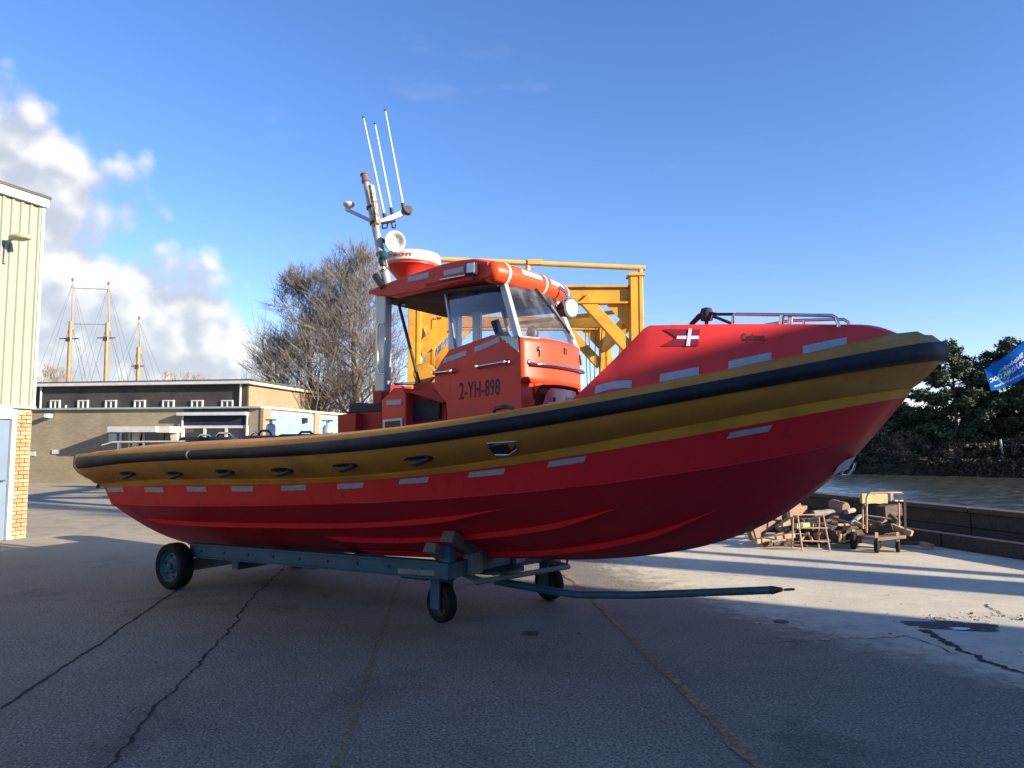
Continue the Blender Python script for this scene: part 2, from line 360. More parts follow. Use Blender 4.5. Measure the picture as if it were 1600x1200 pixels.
# cracks and joints: thin ragged strips
random.seed(3)
CRK = pm('crack_dark', (.012, .012, .014), (.03, .03, .03), .95, scale=30)
def crack(pix, w0, w1, jit, z=.003, name='crack', n=60, mat=CRK, seed=1, parent=ground):
    rnd = random.Random(seed); P = [gr(*q) for q in pix]; m = MB(); rows = []
    segs = sum((P[i + 1] - P[i]).length for i in range(len(P) - 1)); off = 0
    for i in range(n + 1):
        d = segs * i / n; k = 0
        while k < len(P) - 2 and d > (P[k + 1] - P[k]).length: d -= (P[k + 1] - P[k]).length; k += 1
        t = (P[k + 1] - P[k]).normalized(); p = P[k] + t * d; s = Vector((-t.y, t.x, 0))
        off = off * .8 + rnd.uniform(-jit, jit); ww = (w0 + (w1 - w0) * i / n) * rnd.uniform(.35, 1.25)
        rows.append([(p + s * (off - ww / 2)).to_tuple()[:2] + (z,), (p + s * (off + ww / 2)).to_tuple()[:2] + (z,)])
    m.grid(rows); o = m.build(name, mat, parent, fix=False)
    for q in o.data.polygons:
        if q.normal.z < 0: q.flip()
    return o
crack([(-60, 1142), (0, 1108), (120, 1030), (278, 920)], .028, .03, .006, n=120, seed=2, name='joint')
crack([(165, 1200), (300, 1048), (380, 955), (445, 885)], .022, .022, .018, n=130, seed=4)
crack([(1440, 985), (1500, 1015), (1545, 1035), (1600, 1052), (1700, 1075)], .085, .03, .02, z=.009, n=60, seed=5, parent=apron)
crack([(1540, 945), (1570, 965), (1600, 972)], .02, .012, .02, z=.009, n=24, seed=6, parent=apron)
crack([(1000, 884), (1120, 897), (1210, 905)], .012, .01, .03, z=.009, n=50, seed=8, parent=apron)
crack([(1180, 1006), (1420, 995), (1490, 1020)], .010, .014, .02, z=.009, n=50, seed=9, parent=apron)
def paint_mat(name, c, lo, hi):
    m = bpy.data.materials.new(name); m.use_nodes = True; t = NT(m.node_tree); b = m.node_tree.nodes['Principled BSDF']
    P = t.n('ShaderNodeTexCoord').outputs['Object']
    t.put(b.inputs['Base Color'], t.mix(t.ss(t.noise(P, 4, 5), .3, .7), c, tuple(q * .7 for q in c))); b.inputs['Roughness'].default_value = .8
    t.put(b.inputs['Alpha'], t.m('MULTIPLY', t.ss(t.noise(P, 26, 8, .75), lo, hi), t.ss(t.noise(P, 1.7, 4), .25, .6, .45, 1)))
    return m
PNT = paint_mat('worn_orange_paint', (.42, .25, .13), .34, .56); PNT2 = paint_mat('worn_ochre_paint', (.36, .25, .10), .40, .64)
crack([(868, 885), (905, 915), (990, 1000), (1090, 1098), (1195, 1210)], .10, .10, .003, z=.0085, name='painted_line', n=60, mat=PNT, seed=11)
crack([(625, 905), (598, 985), (560, 1105), (522, 1215)], .05, .055, .003, z=.003, name='painted_line', n=60, mat=PNT2, seed=12)
# pothole with rubble and a puddle in the apron
HOLE = pm('broken_asphalt', (.035, .035, .04), (.10, .095, .09), .95, scale=18, bump=.9, bscale=30)
m = MB(); rnd = random.Random(7); c0 = gr(1488, 978); ring = []
for i in range(36):
    a = 2 * math.pi * i / 36; r = 1 + .5 * (mnoise.noise(Vector((math.cos(a) * 1.6, math.sin(a) * 1.6, 3)))) + rnd.uniform(-.08, .08)
    ring.append((c0.x + math.cos(a) * .42 * r, c0.y + math.sin(a) * .16 * r - math.cos(a) * .05, .0075))
m.add(ring, [tuple(range(36))]); m.build('pothole', HOLE, apron, fix=False)
WATP = pm('puddle_water', (.10, .11, .11), None, .05, spec=.6, rvar=.01)
m = MB(); c1 = gr(1500, 984); m.add([(c1.x + math.cos(i / 20 * 2 * math.pi) * (.08 + .03 * math.sin(i * 1.7)), c1.y + math.sin(i / 20 * 2 * math.pi) * .045, .0115) for i in range(20)], [tuple(range(20))]); m.build('puddle', WATP, apron, fix=False)
RUBB = pm('rubble', (.40, .34, .27), (.26, .18, .13), .9, scale=9)
m = MB()
for i in range(110):
    u_, v_ = rnd.uniform(1445, 1600), rnd.gauss(966, 3.5); p = gr(u_, v_); s_ = rnd.uniform(.004, .014) * (2.0 if rnd.random() < .06 else 1)
    M = Matrix.Rotation(rnd.uniform(0, 6), 3, 'Z') @ Matrix.Rotation(rnd.uniform(0, 1), 3, 'X'); m.box((p.x, p.y, s_ * .45), (s_ * 1.5, s_, s_ * .8), M)
tag(m.build('rubble', RUBB), 'crumbled stones and grit along the edge of the pothole', 'rubble', kind='stuff')
for u_, v_, l in ((829, 990, 'small round iron cover in the asphalt in front of the drawbar wheel'), (1220, 972, 'small round iron cover on the pale concrete below the drawbar tip')):
    p = gr(u_, v_); e = empty('drain_cover', (p.x, p.y, .0)); tag(e, l, 'drain cover', 'small iron covers in the yard')
    MB().lathe([(.001, .011), (.05, .011), (.052, .0085), (.062, .0085), (.064, .0095), (.07, .009), (.07, 0)], n=20).build('rim', IRON, e, 30)
    MB().bar((-.035, 0, .0125), (.035, 0, .0125), .012, .003).build('lifting_bar', IRON, e)
# ------------------------------------------------------------------ the boat
boat = empty('rescue_boat', (BO[0], BO[1], 0), -A)
tag(boat, 'red and yellow rigid rescue boat with wheelhouse standing on a blue trailer', 'boat')
LB = 8.27
def beam(X, off, Lo):
    q = max(0., min(1., (X - 4) / (Lo - 4))); return (1.6 - off) * max(0., 1 - q ** 2.6) ** .75
US = [200, 300, 400, 480, 600, 700, 800, 900, 1000, 1100, 1200, 1300, 1400]
LOOPS = {  # offset in from the widest line, end at the bow, pixel heights of the line in the photograph
 'top': (.11, 8.17, [701, 695, 687, 684, 674.6, 659, 645, 625, 608, 587, 569, 546, 529]),
 'b1': (.02, 8.27, [709, 704, 699, 691, 681, 666, 651, 633.5, 619, 599, 580, 559, 544]),
 'b2': (.02, 8.27, [723, 719, 715, 709, 701, 689, 674, 656.5, 638, 621, 604, 587, 571]),
 'fl': (.28, 8.07, [752, 750, 749, 745, 741, 730, 718, 697, 677, 661, 642, 625, 610]),
 'hu': (.31, 8.04, [759.5, 757, 756, 753, 748.6, 738, 726, 710, 692, 677, 659, 642, 621]),
 'ch': (.40, 7.80, [789, 790, 790, 791, 785, 777.5, 770, 758.5, 749, 734, 719])}
ZF = {}
for k, (off, Lo, vs) in LOOPS.items():
    xs, zs = [], []
    for u, v in zip(US, vs):
        X = 4.
        for _ in range(60):
            r = bp(u, v, -beam(min(X, Lo), off, Lo)); X = .5 * X + .5 * r.x
        if X < Lo: xs.append(X); zs.append(r.z)
    if k == 'ch': xs += [7.8] * 3; zs += [1.68] * 3
    c = np.polyfit(xs, zs, 4); ZF[k] = c
def zl(k, X): return float(np.polyval(ZF[k], max(X, .1)))
def lp(k, s, side=-1):       # point on a loop at fraction s of its length
    off, Lo, _ = LOOPS[k]; X = s * Lo; return Vector((X, side * beam(X, off, Lo), zl(k, X)))
KX = [-.2, 1.5, 3.5, 5.34, 5.96, 6.52, 7.03, 7.35, 7.63, 7.80]; KZ = [.30, .37, .48, .58, .66, .78, .99, 1.22, 1.48, 1.68]
def keel(s): X = s * 7.8; return Vector((X, 0, float(np.interp(X, KX, KZ))))
SS = [0.] + list(np.linspace(.03, .5, 16)) + list(np.linspace(.53, 1, 44))
def kz_smooth():
    pass
# smooth the keel curve by averaging
_ks = {}
def ks(s):
    z = np.mean([np.interp(min(7.8, max(0, s * 7.8 + d)), KX, KZ) for d in np.linspace(-.22, .22, 9)]) if s < .96 else np.interp(s * 7.8, KX, KZ)
    return Vector((s * 7.8, 0, float(z)))
def bottom(s, f, side=-1):   # f=0 at the chine, 1 at the keel
    a, b = lp('ch', s, side), ks(s); p = a.lerp(b, f); p.z -= (.05 + .03 * max(0, 1 - s * 3)) * math.sin(math.pi * f) * min(1, (1 - s) * 4); return p
def topside(s, f, side=-1):  # f=0 at the top, 1 at the chine
    a, b = lp('hu', s, side), lp('ch', s, side); return a.lerp(b, f)
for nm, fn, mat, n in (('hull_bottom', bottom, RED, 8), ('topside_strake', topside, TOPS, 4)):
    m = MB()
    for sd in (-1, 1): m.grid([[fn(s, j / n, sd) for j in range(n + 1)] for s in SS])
    if nm == 'hull_bottom':
        r = [bottom(0, j / n, -1) for j in range(n + 1)] + [bottom(0, j / n, 1) for j in range(n - 1, -1, -1)] + [lp('hu', 0, 1), lp('hu', 0, -1)]
        m.add(r, [tuple(range(len(r)))])
    me = m.build(nm, mat, boat, 40, fix=False); me.data.flip_normals() if False else None
    bm = bmesh.new(); bm.from_mesh(me.data); bmesh.ops.remove_doubles(bm, verts=bm.verts, dist=.001); bmesh.ops.recalc_face_normals(bm, faces=bm.faces); bm.to_mesh(me.data); bm.free()
    if nm == 'hull_bottom': hullb = me
    else: hullt = me
# small rounded lip along the chine
for sd in (-1, 1):
    MB().tube([bottom(s, .0, sd) for s in SS[:-3]], .006, 6).build('chine_rail', RED, boat, 60)
# fender tube: yellow section round the boat, black rubber band on its widest line
def sect(s, side):
    t, a, b, f, h = (lp(k, s, side) for k in ('top', 'b1', 'b2', 'fl', 'hu'))
    inn = Vector((s * 7.75, side * max(0, beam(s * 7.75, .46, 7.75)), t.z + .015)); inl = Vector((inn.x, inn.y, t.z - .28))
    mid = (a + b) / 2
    o1 = t.lerp(a, .45) + Vector((0, side * .018, .018))
    u1 = b.lerp(f, .35) + Vector((0, side * .022, -.018)); u2 = b.lerp(f, .7) + Vector((0, side * .012, -.016))
    f2 = f + Vector((0, side * .012, -.006))
    return [inl, inn, Vector((t.x - .05 * s, side * max(abs(inn.y), abs(t.y) - .14), t.z + .03)), t, o1, a, mid, b, u1, u2, f, f2, h]
def taper(sec, k, X):
    c = (sec[1] + sec[6] + sec[9]) / 3; return [Vector((X, c.y + (p.y - c.y) * k, c.z + .05 * (1 - k) + (p.z - c.z) * k)) for p in sec]
caps = [(.22, -.27), (.60, -.24), (.86, -.16), (.97, -.06)]
m = MB(); m2 = MB()
for sd in (-1, 1):
    s0 = sect(0, sd); rows = [taper(s0, k, X) for k, X in caps] + [sect(s, sd) for s in SS]
    m.grid(rows, True)
    MB().grid([[p + Vector((0, sd * .004, 0)) for p in (r[10] + Vector((0, 0, .006)), r[11], r[12] - Vector((0, 0, .004)))] for r in rows[4:]]).build('tube_flange', YFL, boat, 50)
    m.add(rows[0], [tuple(range(len(rows[0])))])
o = m.build('fender_tube', YEL, boat, 50, fix=False)
bm = bmesh.new(); bm.from_mesh(o.data); bmesh.ops.remove_doubles(bm, verts=bm.verts, dist=.002); bmesh.ops.recalc_face_normals(bm, faces=bm.faces); bm.to_mesh(o.data); bm.free()
# lighter top of the tube towards the stern as a separate wearing strip
o.data.materials.append(YTOP)
def band(s, side):
    a, b = lp('b1', s, side), lp('b2', s, side); m_ = (a + b) / 2
    out = Vector((0, side, 0)); X1, X2 = min(s + .004, 1), max(s - .004, 0)
    tg = lp('b1', X1, side) - lp('b1', X2, side)
    n = Vector((-tg.y, tg.x, 0)); n.normalize(); n = n if n.y * side > 0 or abs(n.y) < .2 and n.x > 0 else -n
    return [a - n * .02 + Vector((0, 0, .004)), a + n * .022, a.lerp(b, .25) + n * .045, m_ + n * .05, a.lerp(b, .75) + n * .042, b + n * .018, b - n * .02 + Vector((0, 0, -.004))]
rows = [band(s, -1) for s in SS[:-1]]; rw = [band(s, 1) for s in SS[:-1]][::-1]
e = lp('b1', 1), lp('b2', 1); n = Vector((1, 0, 0)); a, b = e
tip = [a - n * .02, a + n * .022, a.lerp(b, .25) + n * .045, (a + b) / 2 + n * .05, a.lerp(b, .75) + n * .042, b + n * .018, b - n * .02]
first = rows[0]; cen = sum(first, Vector()) / 7
cap = [[Vector((cen.x - .085, cen.y + .07 + (p.y - cen.y) * .4, cen.z + (p.z - cen.z) * .45)) for p in first], [Vector((cen.x - .055, cen.y + .025 + (p.y - cen.y) * .8, cen.z + (p.z - cen.z) * .85)) for p in first]]
capm = [[Vector((p.x, -p.y, p.z)) for p in r] for r in cap][::-1]
MB().grid(cap + rows + [tip] + rw + capm, False).build('rubbing_band', RUB, boat, 50)
# pale joint in the band near the stern
q = bp(293, 711, -1.62)
m = MB(); s_ = q.x / 8.27; B_ = [band(s_ - .0015, -1), band(s_ + .0015, -1)]
m.grid([[p + Vector((0, -.004, 0)) for p in r] for r in B_]); m.build('band_joint', ALU, boat)
# pale rounded stern caps of the tube
for sd in (-1, 1):
    s0 = sect(0, sd); rows = [[p + (Vector((-.012, 0, 0))) + (p - (s0[1] + s0[6] + s0[9]) / 3) * .01 for p in taper(s0, k, X)] for k, X in caps[:3]]
    mm = MB().grid(rows, True); mm.add(rows[0], [tuple(range(13))]); mm.build('tube_end_cap', YTOP, boat, 60)
# deck inside
m = MB(); Sd = [s for s in SS if s < .97]
m.grid([[Vector((s * 7.75, -max(0, beam(s * 7.75, .44, 7.75)), zl('top', s * 8.17) - .24)), Vector((s * 7.75, max(0, beam(s * 7.75, .44, 7.75)), zl('top', s * 8.17) - .24))] for s in Sd]); m.build('deck', pm('deck_grey', (.16, .16, .165), (.12, .12, .125), .8, scale=8), boat)
# raised foredeck
FX0, FX1 = 5.86, 8.0
def foreside(t, f, side=-1):   # t along 0..1, f 0 bottom .. 1 top
    off0, L0 = .27, 8.03
    X = FX0 + (FX1 - FX0) * t; Y = beam(X, off0, L0)
    zb = zl('top', X) - .02
    ramp = zb + .02 + (X - FX0) * .86; zt = min(2.50 - .012 * (X - 6.5), ramp)
    if X > 7.75: zt = zt - ((X - 7.75) / .25) ** 2 * .075
    zt = max(zt, zb + .012)
    return Vector((X, side * max(0, (Y - .07 * f * min(1, (zt - zb) / .3))), zb + (zt - zb) * f))
TT = list(np.linspace(0, 1, 56)); m = MB()
ncr = 6
rows = []
for t in TT:
    a = [foreside(t, f, -1) for f in (0, .3, .6, .9, .97, 1)]; b = [foreside(t, f, 1) for f in (1, .97, .9, .6, .3, 0)]
    p, q = a[-1], b[0]; inner = [p.lerp(q, k / ncr) + Vector((0, 0, .035 * (1 - (2 * k / ncr - 1) ** 2))) for k in range(1, ncr)]
    rows.append(a + inner + b)
m.grid(rows); fd = m.build('foredeck', FORE, boat, 42)

# --- pixel lookup on parametric surfaces
def surf_grid(fn, s0, s1, f0, f1, ns=1500, nf=60):
    S = np.linspace(s0, s1, ns); F = np.linspace(f0, f1, nf)
    base = np.array([[fn(s, f) for f in (f0, (f0 + f1) / 2, f1)] for s in S])     # ns,3,3
    P = np.empty((ns, nf, 3))
    for j, f in enumerate(F):
        k = (f - f0) / (f1 - f0) * 2; i = min(int(k), 1); k -= i
        P[:, j] = base[:, i] * (1 - k) + base[:, i + 1] * k
    return S, F, P, bproj(P)
def look(G, u, v):
    S, F, P, Q = G; d = (Q[..., 0] - u) ** 2 + (Q[..., 1] - v) ** 2; i, j = np.unravel_index(np.argmin(d), d.shape)
    return float(S[i]), float(F[j]), Vector(P[i, j])
def out_of(fn, s, f):
    e = 1e-3; n = (fn(min(s + e, 1), f) - fn(s - e, f)).cross(fn(s, f + .05) - fn(s, f - .05)); n.normalize()
    return n if n.y < 0 else -n
GT = surf_grid(topside, 0, 1, 0, 1); GB = surf_grid(bottom, 0, 1, 0, 1); GF = surf_grid(foreside, 0, 1, 0, 1)
def tape(fn, G, u0, v0, u1, v1, h, parent, n=6, mat=TAPE, name='reflective_tape', both=True):
    """strip on a parametric surface between two pixels (centre line), height h metres"""
    s0, f0, a = look(G, u0, v0); s1, f1, b = look(G, u1, v1); m = MB()
    rows = []
    for i in range(n + 1):
        k = i / n; s = s0 + (s1 - s0) * k; f = f0 + (f1 - f0) * k
        d = (fn(s, 1) - fn(s, 0)); df = h / 2 / d.length; o_ = out_of(fn, s, f) * .004
        rows.append([fn(s, f - df) + o_, fn(s, f + df) + o_])
    m.grid(rows); o = m.build(name, mat, parent)
    sd_ = o.modifiers.new('thickness', 'SOLIDIFY'); sd_.thickness = .002
    if both:
        m2 = MB().grid([[Vector((p.x, -p.y, p.z)) for p in r] for r in rows]); o2 = m2.build(name, mat, parent)
        o2.modifiers.new('thickness', 'SOLIDIFY').thickness = .002
for u0, v0, u1, v1 in ((168, 764.5, 193, 765), (227, 765, 256, 765.5), (292, 764, 323, 764.5), (363, 763.5, 396, 763.5), (440, 763, 478, 761.5), (527, 760, 568, 758), (624, 752.5, 669, 749), (733, 742, 788, 736), (857, 725, 915, 717), (1138, 680, 1204, 669)):
    tape(topside, GT, u0, v0, u1, v1, .056, hullt)
for u0, v0, u1, v1 in ((930, 610, 987, 600), (1031, 591, 1092, 579), (1138, 570, 1205, 556), (1254, 547, 1323, 533)):
    tape(foreside, GF, u0, v0, u1, v1, .058, fd)
RAILR = pm('rail_red', (.60, .016, .022), (.54, .014, .020), .6, spec=.08, scale=2)
# spray rails on the bottom
RA = [[(218, 806), (260, 812), (300, 815), (400, 817), (500, 818), (600, 816), (700, 808), (760, 799), (797, 788)],
      [(505, 838), (600, 842), (700, 839), (800, 829), (900, 812), (972, 789)],
      [(560, 858), (680, 863), (780, 862), (860, 858), (960, 845), (1060, 820), (1136, 787)]]
for pl in RA:
    SF = [look(GB, *q)[:2] for q in pl]
    ds = np.linspace(SF[0][0], SF[-1][0], 40); fs = np.interp(ds, [q[0] for q in SF], [q[1] for q in SF])
    fs = np.convolve(np.pad(fs, 3, 'edge'), np.ones(7) / 7, 'valid')
    for sd in (-1, 1):
        m = MB(); rows = []
        for i, (s, f) in enumerate(zip(ds, fs)):
            o_ = out_of(bottom, s, f); k = min(1, i / 3, (39 - i) / 6)
            dn = (bottom(s, 1) - bottom(s, 0)); dn.normalize()
            p = bottom(s, f); a = [p - o_ * .01 - dn * .022 * k, p + o_ * .044 * k - dn * .004, p + o_ * .044 * k + dn * .020 * k, p - o_ * .01 + dn * .030 * k]
            rows.append([Vector((q.x, q.y * -sd, q.z)) for q in a])
        m.grid(rows, True, True); m.build('spray_rail', RAILR, boat, 40)
# hand grips under the tube
def under(s, f, side=-1): a, b = lp('b2', s, side), lp('fl', s, side); p = a.lerp(b, f); return p + Vector((0, side * .02, -.016)) * math.sin(math.pi * min(1, max(0, f)))
GU = surf_grid(under, 0, 1, 0, 1)
GRIP = pm('grip_rubber', (.03, .022, .02), (.05, .03, .025), .6, scale=15)
for u, v in ((199, 740), (273, 739.5), (351, 737), (441, 735), (539, 727), (654, 717)):
    s, f, p = look(GU, u, v); o_ = out_of(under, s, f); t_ = (under(s + .005, f) - under(s - .005, f)).normalized()
    for sd in (1, -1):
        fl = lambda q: Vector((q.x, q.y * sd, q.z))
        MB().grid([[fl(p + t_ * (.135 * q * math.cos(k)) + (o_.cross(t_)) * (.042 * q * math.sin(k)) + o_ * (.004 + .006 * (1 - q))) for k in np.linspace(0, 2 * math.pi, 20)] for q in (1.06, 1, .4, .01)]).build('grip_patch', BLK, boat, 60)
        gm = MB().tube([fl(p + t_ * x * .10 + o_ * (.034 * (1 - abs(x) ** 2.5) + .006)) for x in np.linspace(-1, 1, 11)], [.016 + .012 * (1 - abs(x)) for x in np.linspace(-1, 1, 11)], 8).build('hand_grip', GRIP, boat, 60)
        for x in (-1, 1): MB().lathe([(.03, -.002), (.03, .01), (.02, .016)], fl(p + t_ * x * .10), Vector((o_.x, o_.y * sd, o_.z)), 12).build('grip_base', BLK, gm, 40)
# recessed fairlead with bright rim
qd = [look(GU, *q) for q in ((762, 691), (806, 688), (809, 700), (795, 709), (773, 709), (764, 700))]
P_ = [q[2] for q in qd]; o_ = out_of(under, qd[0][0], qd[0][1])
MB().prism([p - o_ * .02 for p in P_], o_ * .030).build('fairlead_opening', BLK, boat)
fr = MB()
for i in range(6): fr.tube([P_[i] + o_ * .012, P_[(i + 1) % 6] + o_ * .012], .008, 6)
fr.build('fairlead_rim', STEEL, boat, 60)
# bow eye
m = MB(); p = bp(1318, 733, -.06)
m.prism([bp(1302, 741, -.075), bp(1314, 722, -.07), bp(1334, 714, -.05), bp(1322, 734, -.06)], (0, .11, 0)).build('bow_plate', ALU, boat)
pts = [bp(*q, -.02) for q in ((1315, 738), (1321, 729), (1330, 722), (1336, 724), (1333, 733), (1325, 742), (1316, 742), (1315, 738))]
MB().tube(pts, .010, 8).build('bow_eye', STEEL, boat, 60)

# --- text helper: mesh lettering
def letters(txt, u0, v0, u1, v1, place, h, parent, mat, squeeze=.6, bold=.015, name='lettering', shear=0):
    cu = bpy.data.curves.new('t', 'FONT'); cu.body = txt; cu.size = 1; cu.offset = bold; cu.extrude = 0; cu.resolution_u = 3; cu.shear = shear; cu.space_character = 1.05
    ob = bpy.data.objects.new('t', cu); col.objects.link(ob); dg = bpy.context.evaluated_depsgraph_get(); dg.update()
    me = bpy.data.meshes.new_from_object(ob.evaluated_get(dg)); bpy.data.objects.remove(ob)
    bm = bmesh.new(); bm.from_mesh(me); bmesh.ops.triangulate(bm, faces=bm.faces); bm.to_mesh(me); bm.free()
    X = [v.co.x for v in me.vertices]; Y = [v.co.y for v in me.vertices]; x0, x1, y0, y1 = min(X), max(X), min(Y), max(Y)
    for v in me.vertices: v.co = place((v.co.x - x0) / (x1 - x0), (v.co.y - y0) / (y1 - y0))
    o = bpy.data.objects.new(name, me); me.materials.append(mat); col.objects.link(o); o.parent = parent; return o
INK = pm('black_lettering', (.03, .022, .022), None, .5)
# boat's name and emblem on the foredeck side
def fplace(u0, v0, u1, v1):
    def fn(a, b):
        u = u0 + (u1 - u0) * a; v = v1 + (v0 - v1) * b; s, f, p = look(GFf, u, v); return p + out_of(foreside, s, min(.9, max(.1, f))) * .004
    return fn
GFf = surf_grid(foreside, .3, .8, 0, 1, 1400, 160)
letters('Cycloon', 0, 0, 0, 0, fplace(1159, 521, 1194, 536), 0, fd, INK, bold=.02)
EMB = pm('emblem_red', (.26, .012, .03), None, .45); EMW = pm('emblem_white', (.72, .72, .78), None, .45)
def fpoly(pix, mat, name, lift, parent=fd):
    P = [look(GFf, *q) for q in pix]; m = MB(); n = len(P); ps = [p[2] + out_of(foreside, p[0], min(.9, max(.1, p[1]))) * lift for p in P]
    m.prism(ps, out_of(foreside, P[0][0], .5) * .0015); return m.build(name, mat, parent)
em = fpoly([(1037, 515), (1094, 515), (1091, 541), (1034, 541), (1058, 528)], EMB, 'emblem', .0045)
fpoly([(1058, 525), (1092, 525), (1092, 530), (1057, 530)], EMW, 'emblem_cross', .0065, em)
fpoly([(1076, 514), (1081, 514), (1078, 541), (1072, 541)], EMW, 'emblem_cross', .0085, em)
GFf = surf_grid(foreside, 0.05, .98, 0, 1, 1500, 90)
# stainless rails on the foredeck
def rail(pix, Y, r=.013, name='deck_rail', mat=STEEL, par=boat):
    return MB().tube([bp(*q, (Y(i) if callable(Y) else Y)) for i, q in enumerate(pix)], r, 8).build(name, mat, par, 60)
rail([(1145, 507), (1146, 492), (1150, 491), (1230, 492), (1300, 493), (1306, 496), (1310, 507), (1310, 511)], -.45)
rail([(1220, 512), (1222, 493)], -.45, .02); rail([(1234, 512), (1235, 494)], -.42, .02)
rail([(1195, 508), (1236, 501), (1300, 499), (1318, 499), (1325, 503), (1328, 512)], .12)
rail([(1256, 510), (1256, 500)], .12)
rail([(1078, 507), (1092, 492), (1103, 488), (1120, 491), (1146, 491)], -.45, .012, 'mooring_line', BLK)
rail([(1082, 507), (1096, 494), (1104, 491), (1122, 497), (1144, 506)], -.42, .012, 'mooring_line', BLK)
MB().lathe([(.0, -.05), (.045, -.045), (.055, 0), (.04, .05), (0, .06)], bp(1104, 492, -.42), (0, 0, 1), 12).build('rope_bundle', CANVAS, boat, 60)
rail([(1104, 507), (1104, 492)], -.42, .016, 'bollard_post', BLK)

# --- wheelhouse
CY, CYT = .58, .50
def pan(pix, Y): return [bp(*q, Y) for q in pix]
side = pan([(700, 662), (697, 627), (679, 613), (679, 583), (690, 564), (702, 547), (770, 523), (782, 526), (812, 551), (816, 660)], -CY)
body = MB(); body.prism(side, (0, .03, 0)); sideo = body.build('cabin_side', CABR, boat)
pside = [Vector((p.x, CY - .03, p.z)) for p in side]; MB().prism(pside, (0, .03, 0)).build('cabin_side', CABR, boat)
xf = (side[8].x + side[9].x) / 2; zt = side[8].z
ztop = bp(812, 528, -CY).z + .01; zbot = 1.55
def frontp(y, z):
    q = y / CY; back = .03 * (z - 2.0); X = xf + .135 * (1 - abs(q) ** 2.4) - back; return Vector((X, y, z))
YY = list(np.linspace(-CY, CY, 25)); ZZ = list(np.linspace(zbot, ztop, 14))
NZ = 2.165     # niche below this height
m = MB()
YN = CY - .13
zsteps = [zbot, NZ - .09, NZ - .03, NZ]
m.grid([[frontp(y, z) for z in np.linspace(NZ, ztop, 9)] for y in YY])
for sd in (-1, 1): m.grid([[frontp(y * sd, z) for z in np.linspace(zbot, NZ, 5)] for y in np.linspace(YN, CY, 5)])
for sd in (-1, 1):      # rounded upper corners of the niche
    for i in range(6):
        a0, a1 = math.pi / 2 * i / 6, math.pi / 2 * (i + 1) / 6; r = .14
        p = [frontp(sd * YN, NZ), frontp(sd * (YN - r + r * math.sin(a0)), NZ - r + r * math.cos(a0)), frontp(sd * (YN - r + r * math.sin(a1)), NZ - r + r * math.cos(a1))]
        m.add(p, [(0, 1, 2)])
m.grid([[frontp(y, ztop), Vector((xf - .3, y * .9, ztop))] for y in YY])
fo = m.build('cabin_front', ORANGE, boat, 40, fix=False); sdm = fo.modifiers.new('thickness', 'SOLIDIFY'); sdm.thickness = .012; sdm.offset = -1
# niche inside: inner panel, lid, white box, label
m = MB(); m.grid([[frontp(y, z) + Vector((-.16, 0, 0)) for z in (zbot, NZ + .03)] for y in YY]); m.build('niche_back', pm('niche_pink', (.55, .10, .12), (.50, .09, .11), .3, scale=2), boat)
m = MB(); nb = [frontp(y, 0) for y in np.linspace(-YN + .10, YN - .02, 16)]
PINK = pm('inner_panel', (.62, .15, .17), (.56, .13, .15), .28, scale=2, coat=.3)
def innp(y, z): p = frontp(y, z); return p + Vector((-.022, 0, 0))
m = MB(); ys = np.linspace(-.335, .445, 18); zs_ = np.linspace(1.6, 2.135, 9)
m.grid([[innp(y, min(z, 2.135 - max(0, abs(y - .07) - .27) ** 2 * 9)) for z in zs_] for y in ys]); m.build('niche_panel', PINK, boat, 40)
m = MB(); m.grid([[innp(y, z) + Vector((.004, 0, 0)) for z in (2.0, 2.075)] for y in np.linspace(.06, .24, 5)]); lb = m.build('instruction_label', PLASTER, boat)
m = MB()
for z in (2.055, 2.04, 2.025): m.grid([[innp(y, z + d) + Vector((.0055, 0, 0)) for d in (0, .006)] for y in np.linspace(.08, .22, 5)])
m.build('label_lines', pm('label_ink', (.22, .20, .15), None, .7), lb)
p = innp(-.20, 1.93); MB().box(p + Vector((.02, 0, 0)), (.10, .13, .15)).build('junction_box', WHITE, boat, bevel=.008)
MB().box(p + Vector((.02, -.12, -.01)), (.09, .08, .09)).build('junction_box', WHITE, boat, bevel=.006)
MB().tube([p + Vector((.02, 0, .075)), p + Vector((.02, 0, .12))], .012).build('cable_gland', IRON, boat)
for y in (.0, .34): MB().tube([innp(y, 1.90), innp(y + .03, 1.92) + Vector((.04, 0, 0)), innp(y + .06, 1.90)], .012).build('lid_latch', IRON, boat)
# niche hood lip
MB().tube([frontp(sd, NZ - .004) + Vector((.006, 0, 0)) for sd in np.linspace(-YN + .1, YN - .1, 14)], .012, 8).build('niche_lip', DRED, boat, 60)
# grab rails
def grab(pix, Y, out=Vector((0, -1, 0)), d=.05, r=.014):
    a, b = bp(*pix[0], Y), bp(*pix[1], Y); g_ = MB().tube([a + out * d * .9, b + out * d * .9], r, 10).build('grab_rail', STEEL, boat, 60)
    for q in (a, b): MB().lathe([(.026, 0), (.026, .012), (.017, .02), (.017, d * .8), (.02, d), (.012, d + .018)], q, out, 12).build('rail_socket', STEEL, g_, 50)
grab([(682, 583), (710, 580)], -CY); grab([(750, 573), (794, 566)], -CY)
pts = [frontp(y, 2.33) + Vector((.055, 0, 0)) for y in np.linspace(-.5, .5, 14)]; gq = MB().tube([frontp(-.5, 2.345)] + pts + [frontp(.5, 2.33)], .013, 8).build('grab_rail', STEEL, boat, 60)
MB().lathe([(.03, 0), (.03, .01), (.018, .02)], frontp(-.5, 2.345), (1, -.2, 0), 12).build('rail_socket', STEEL, gq, 50)
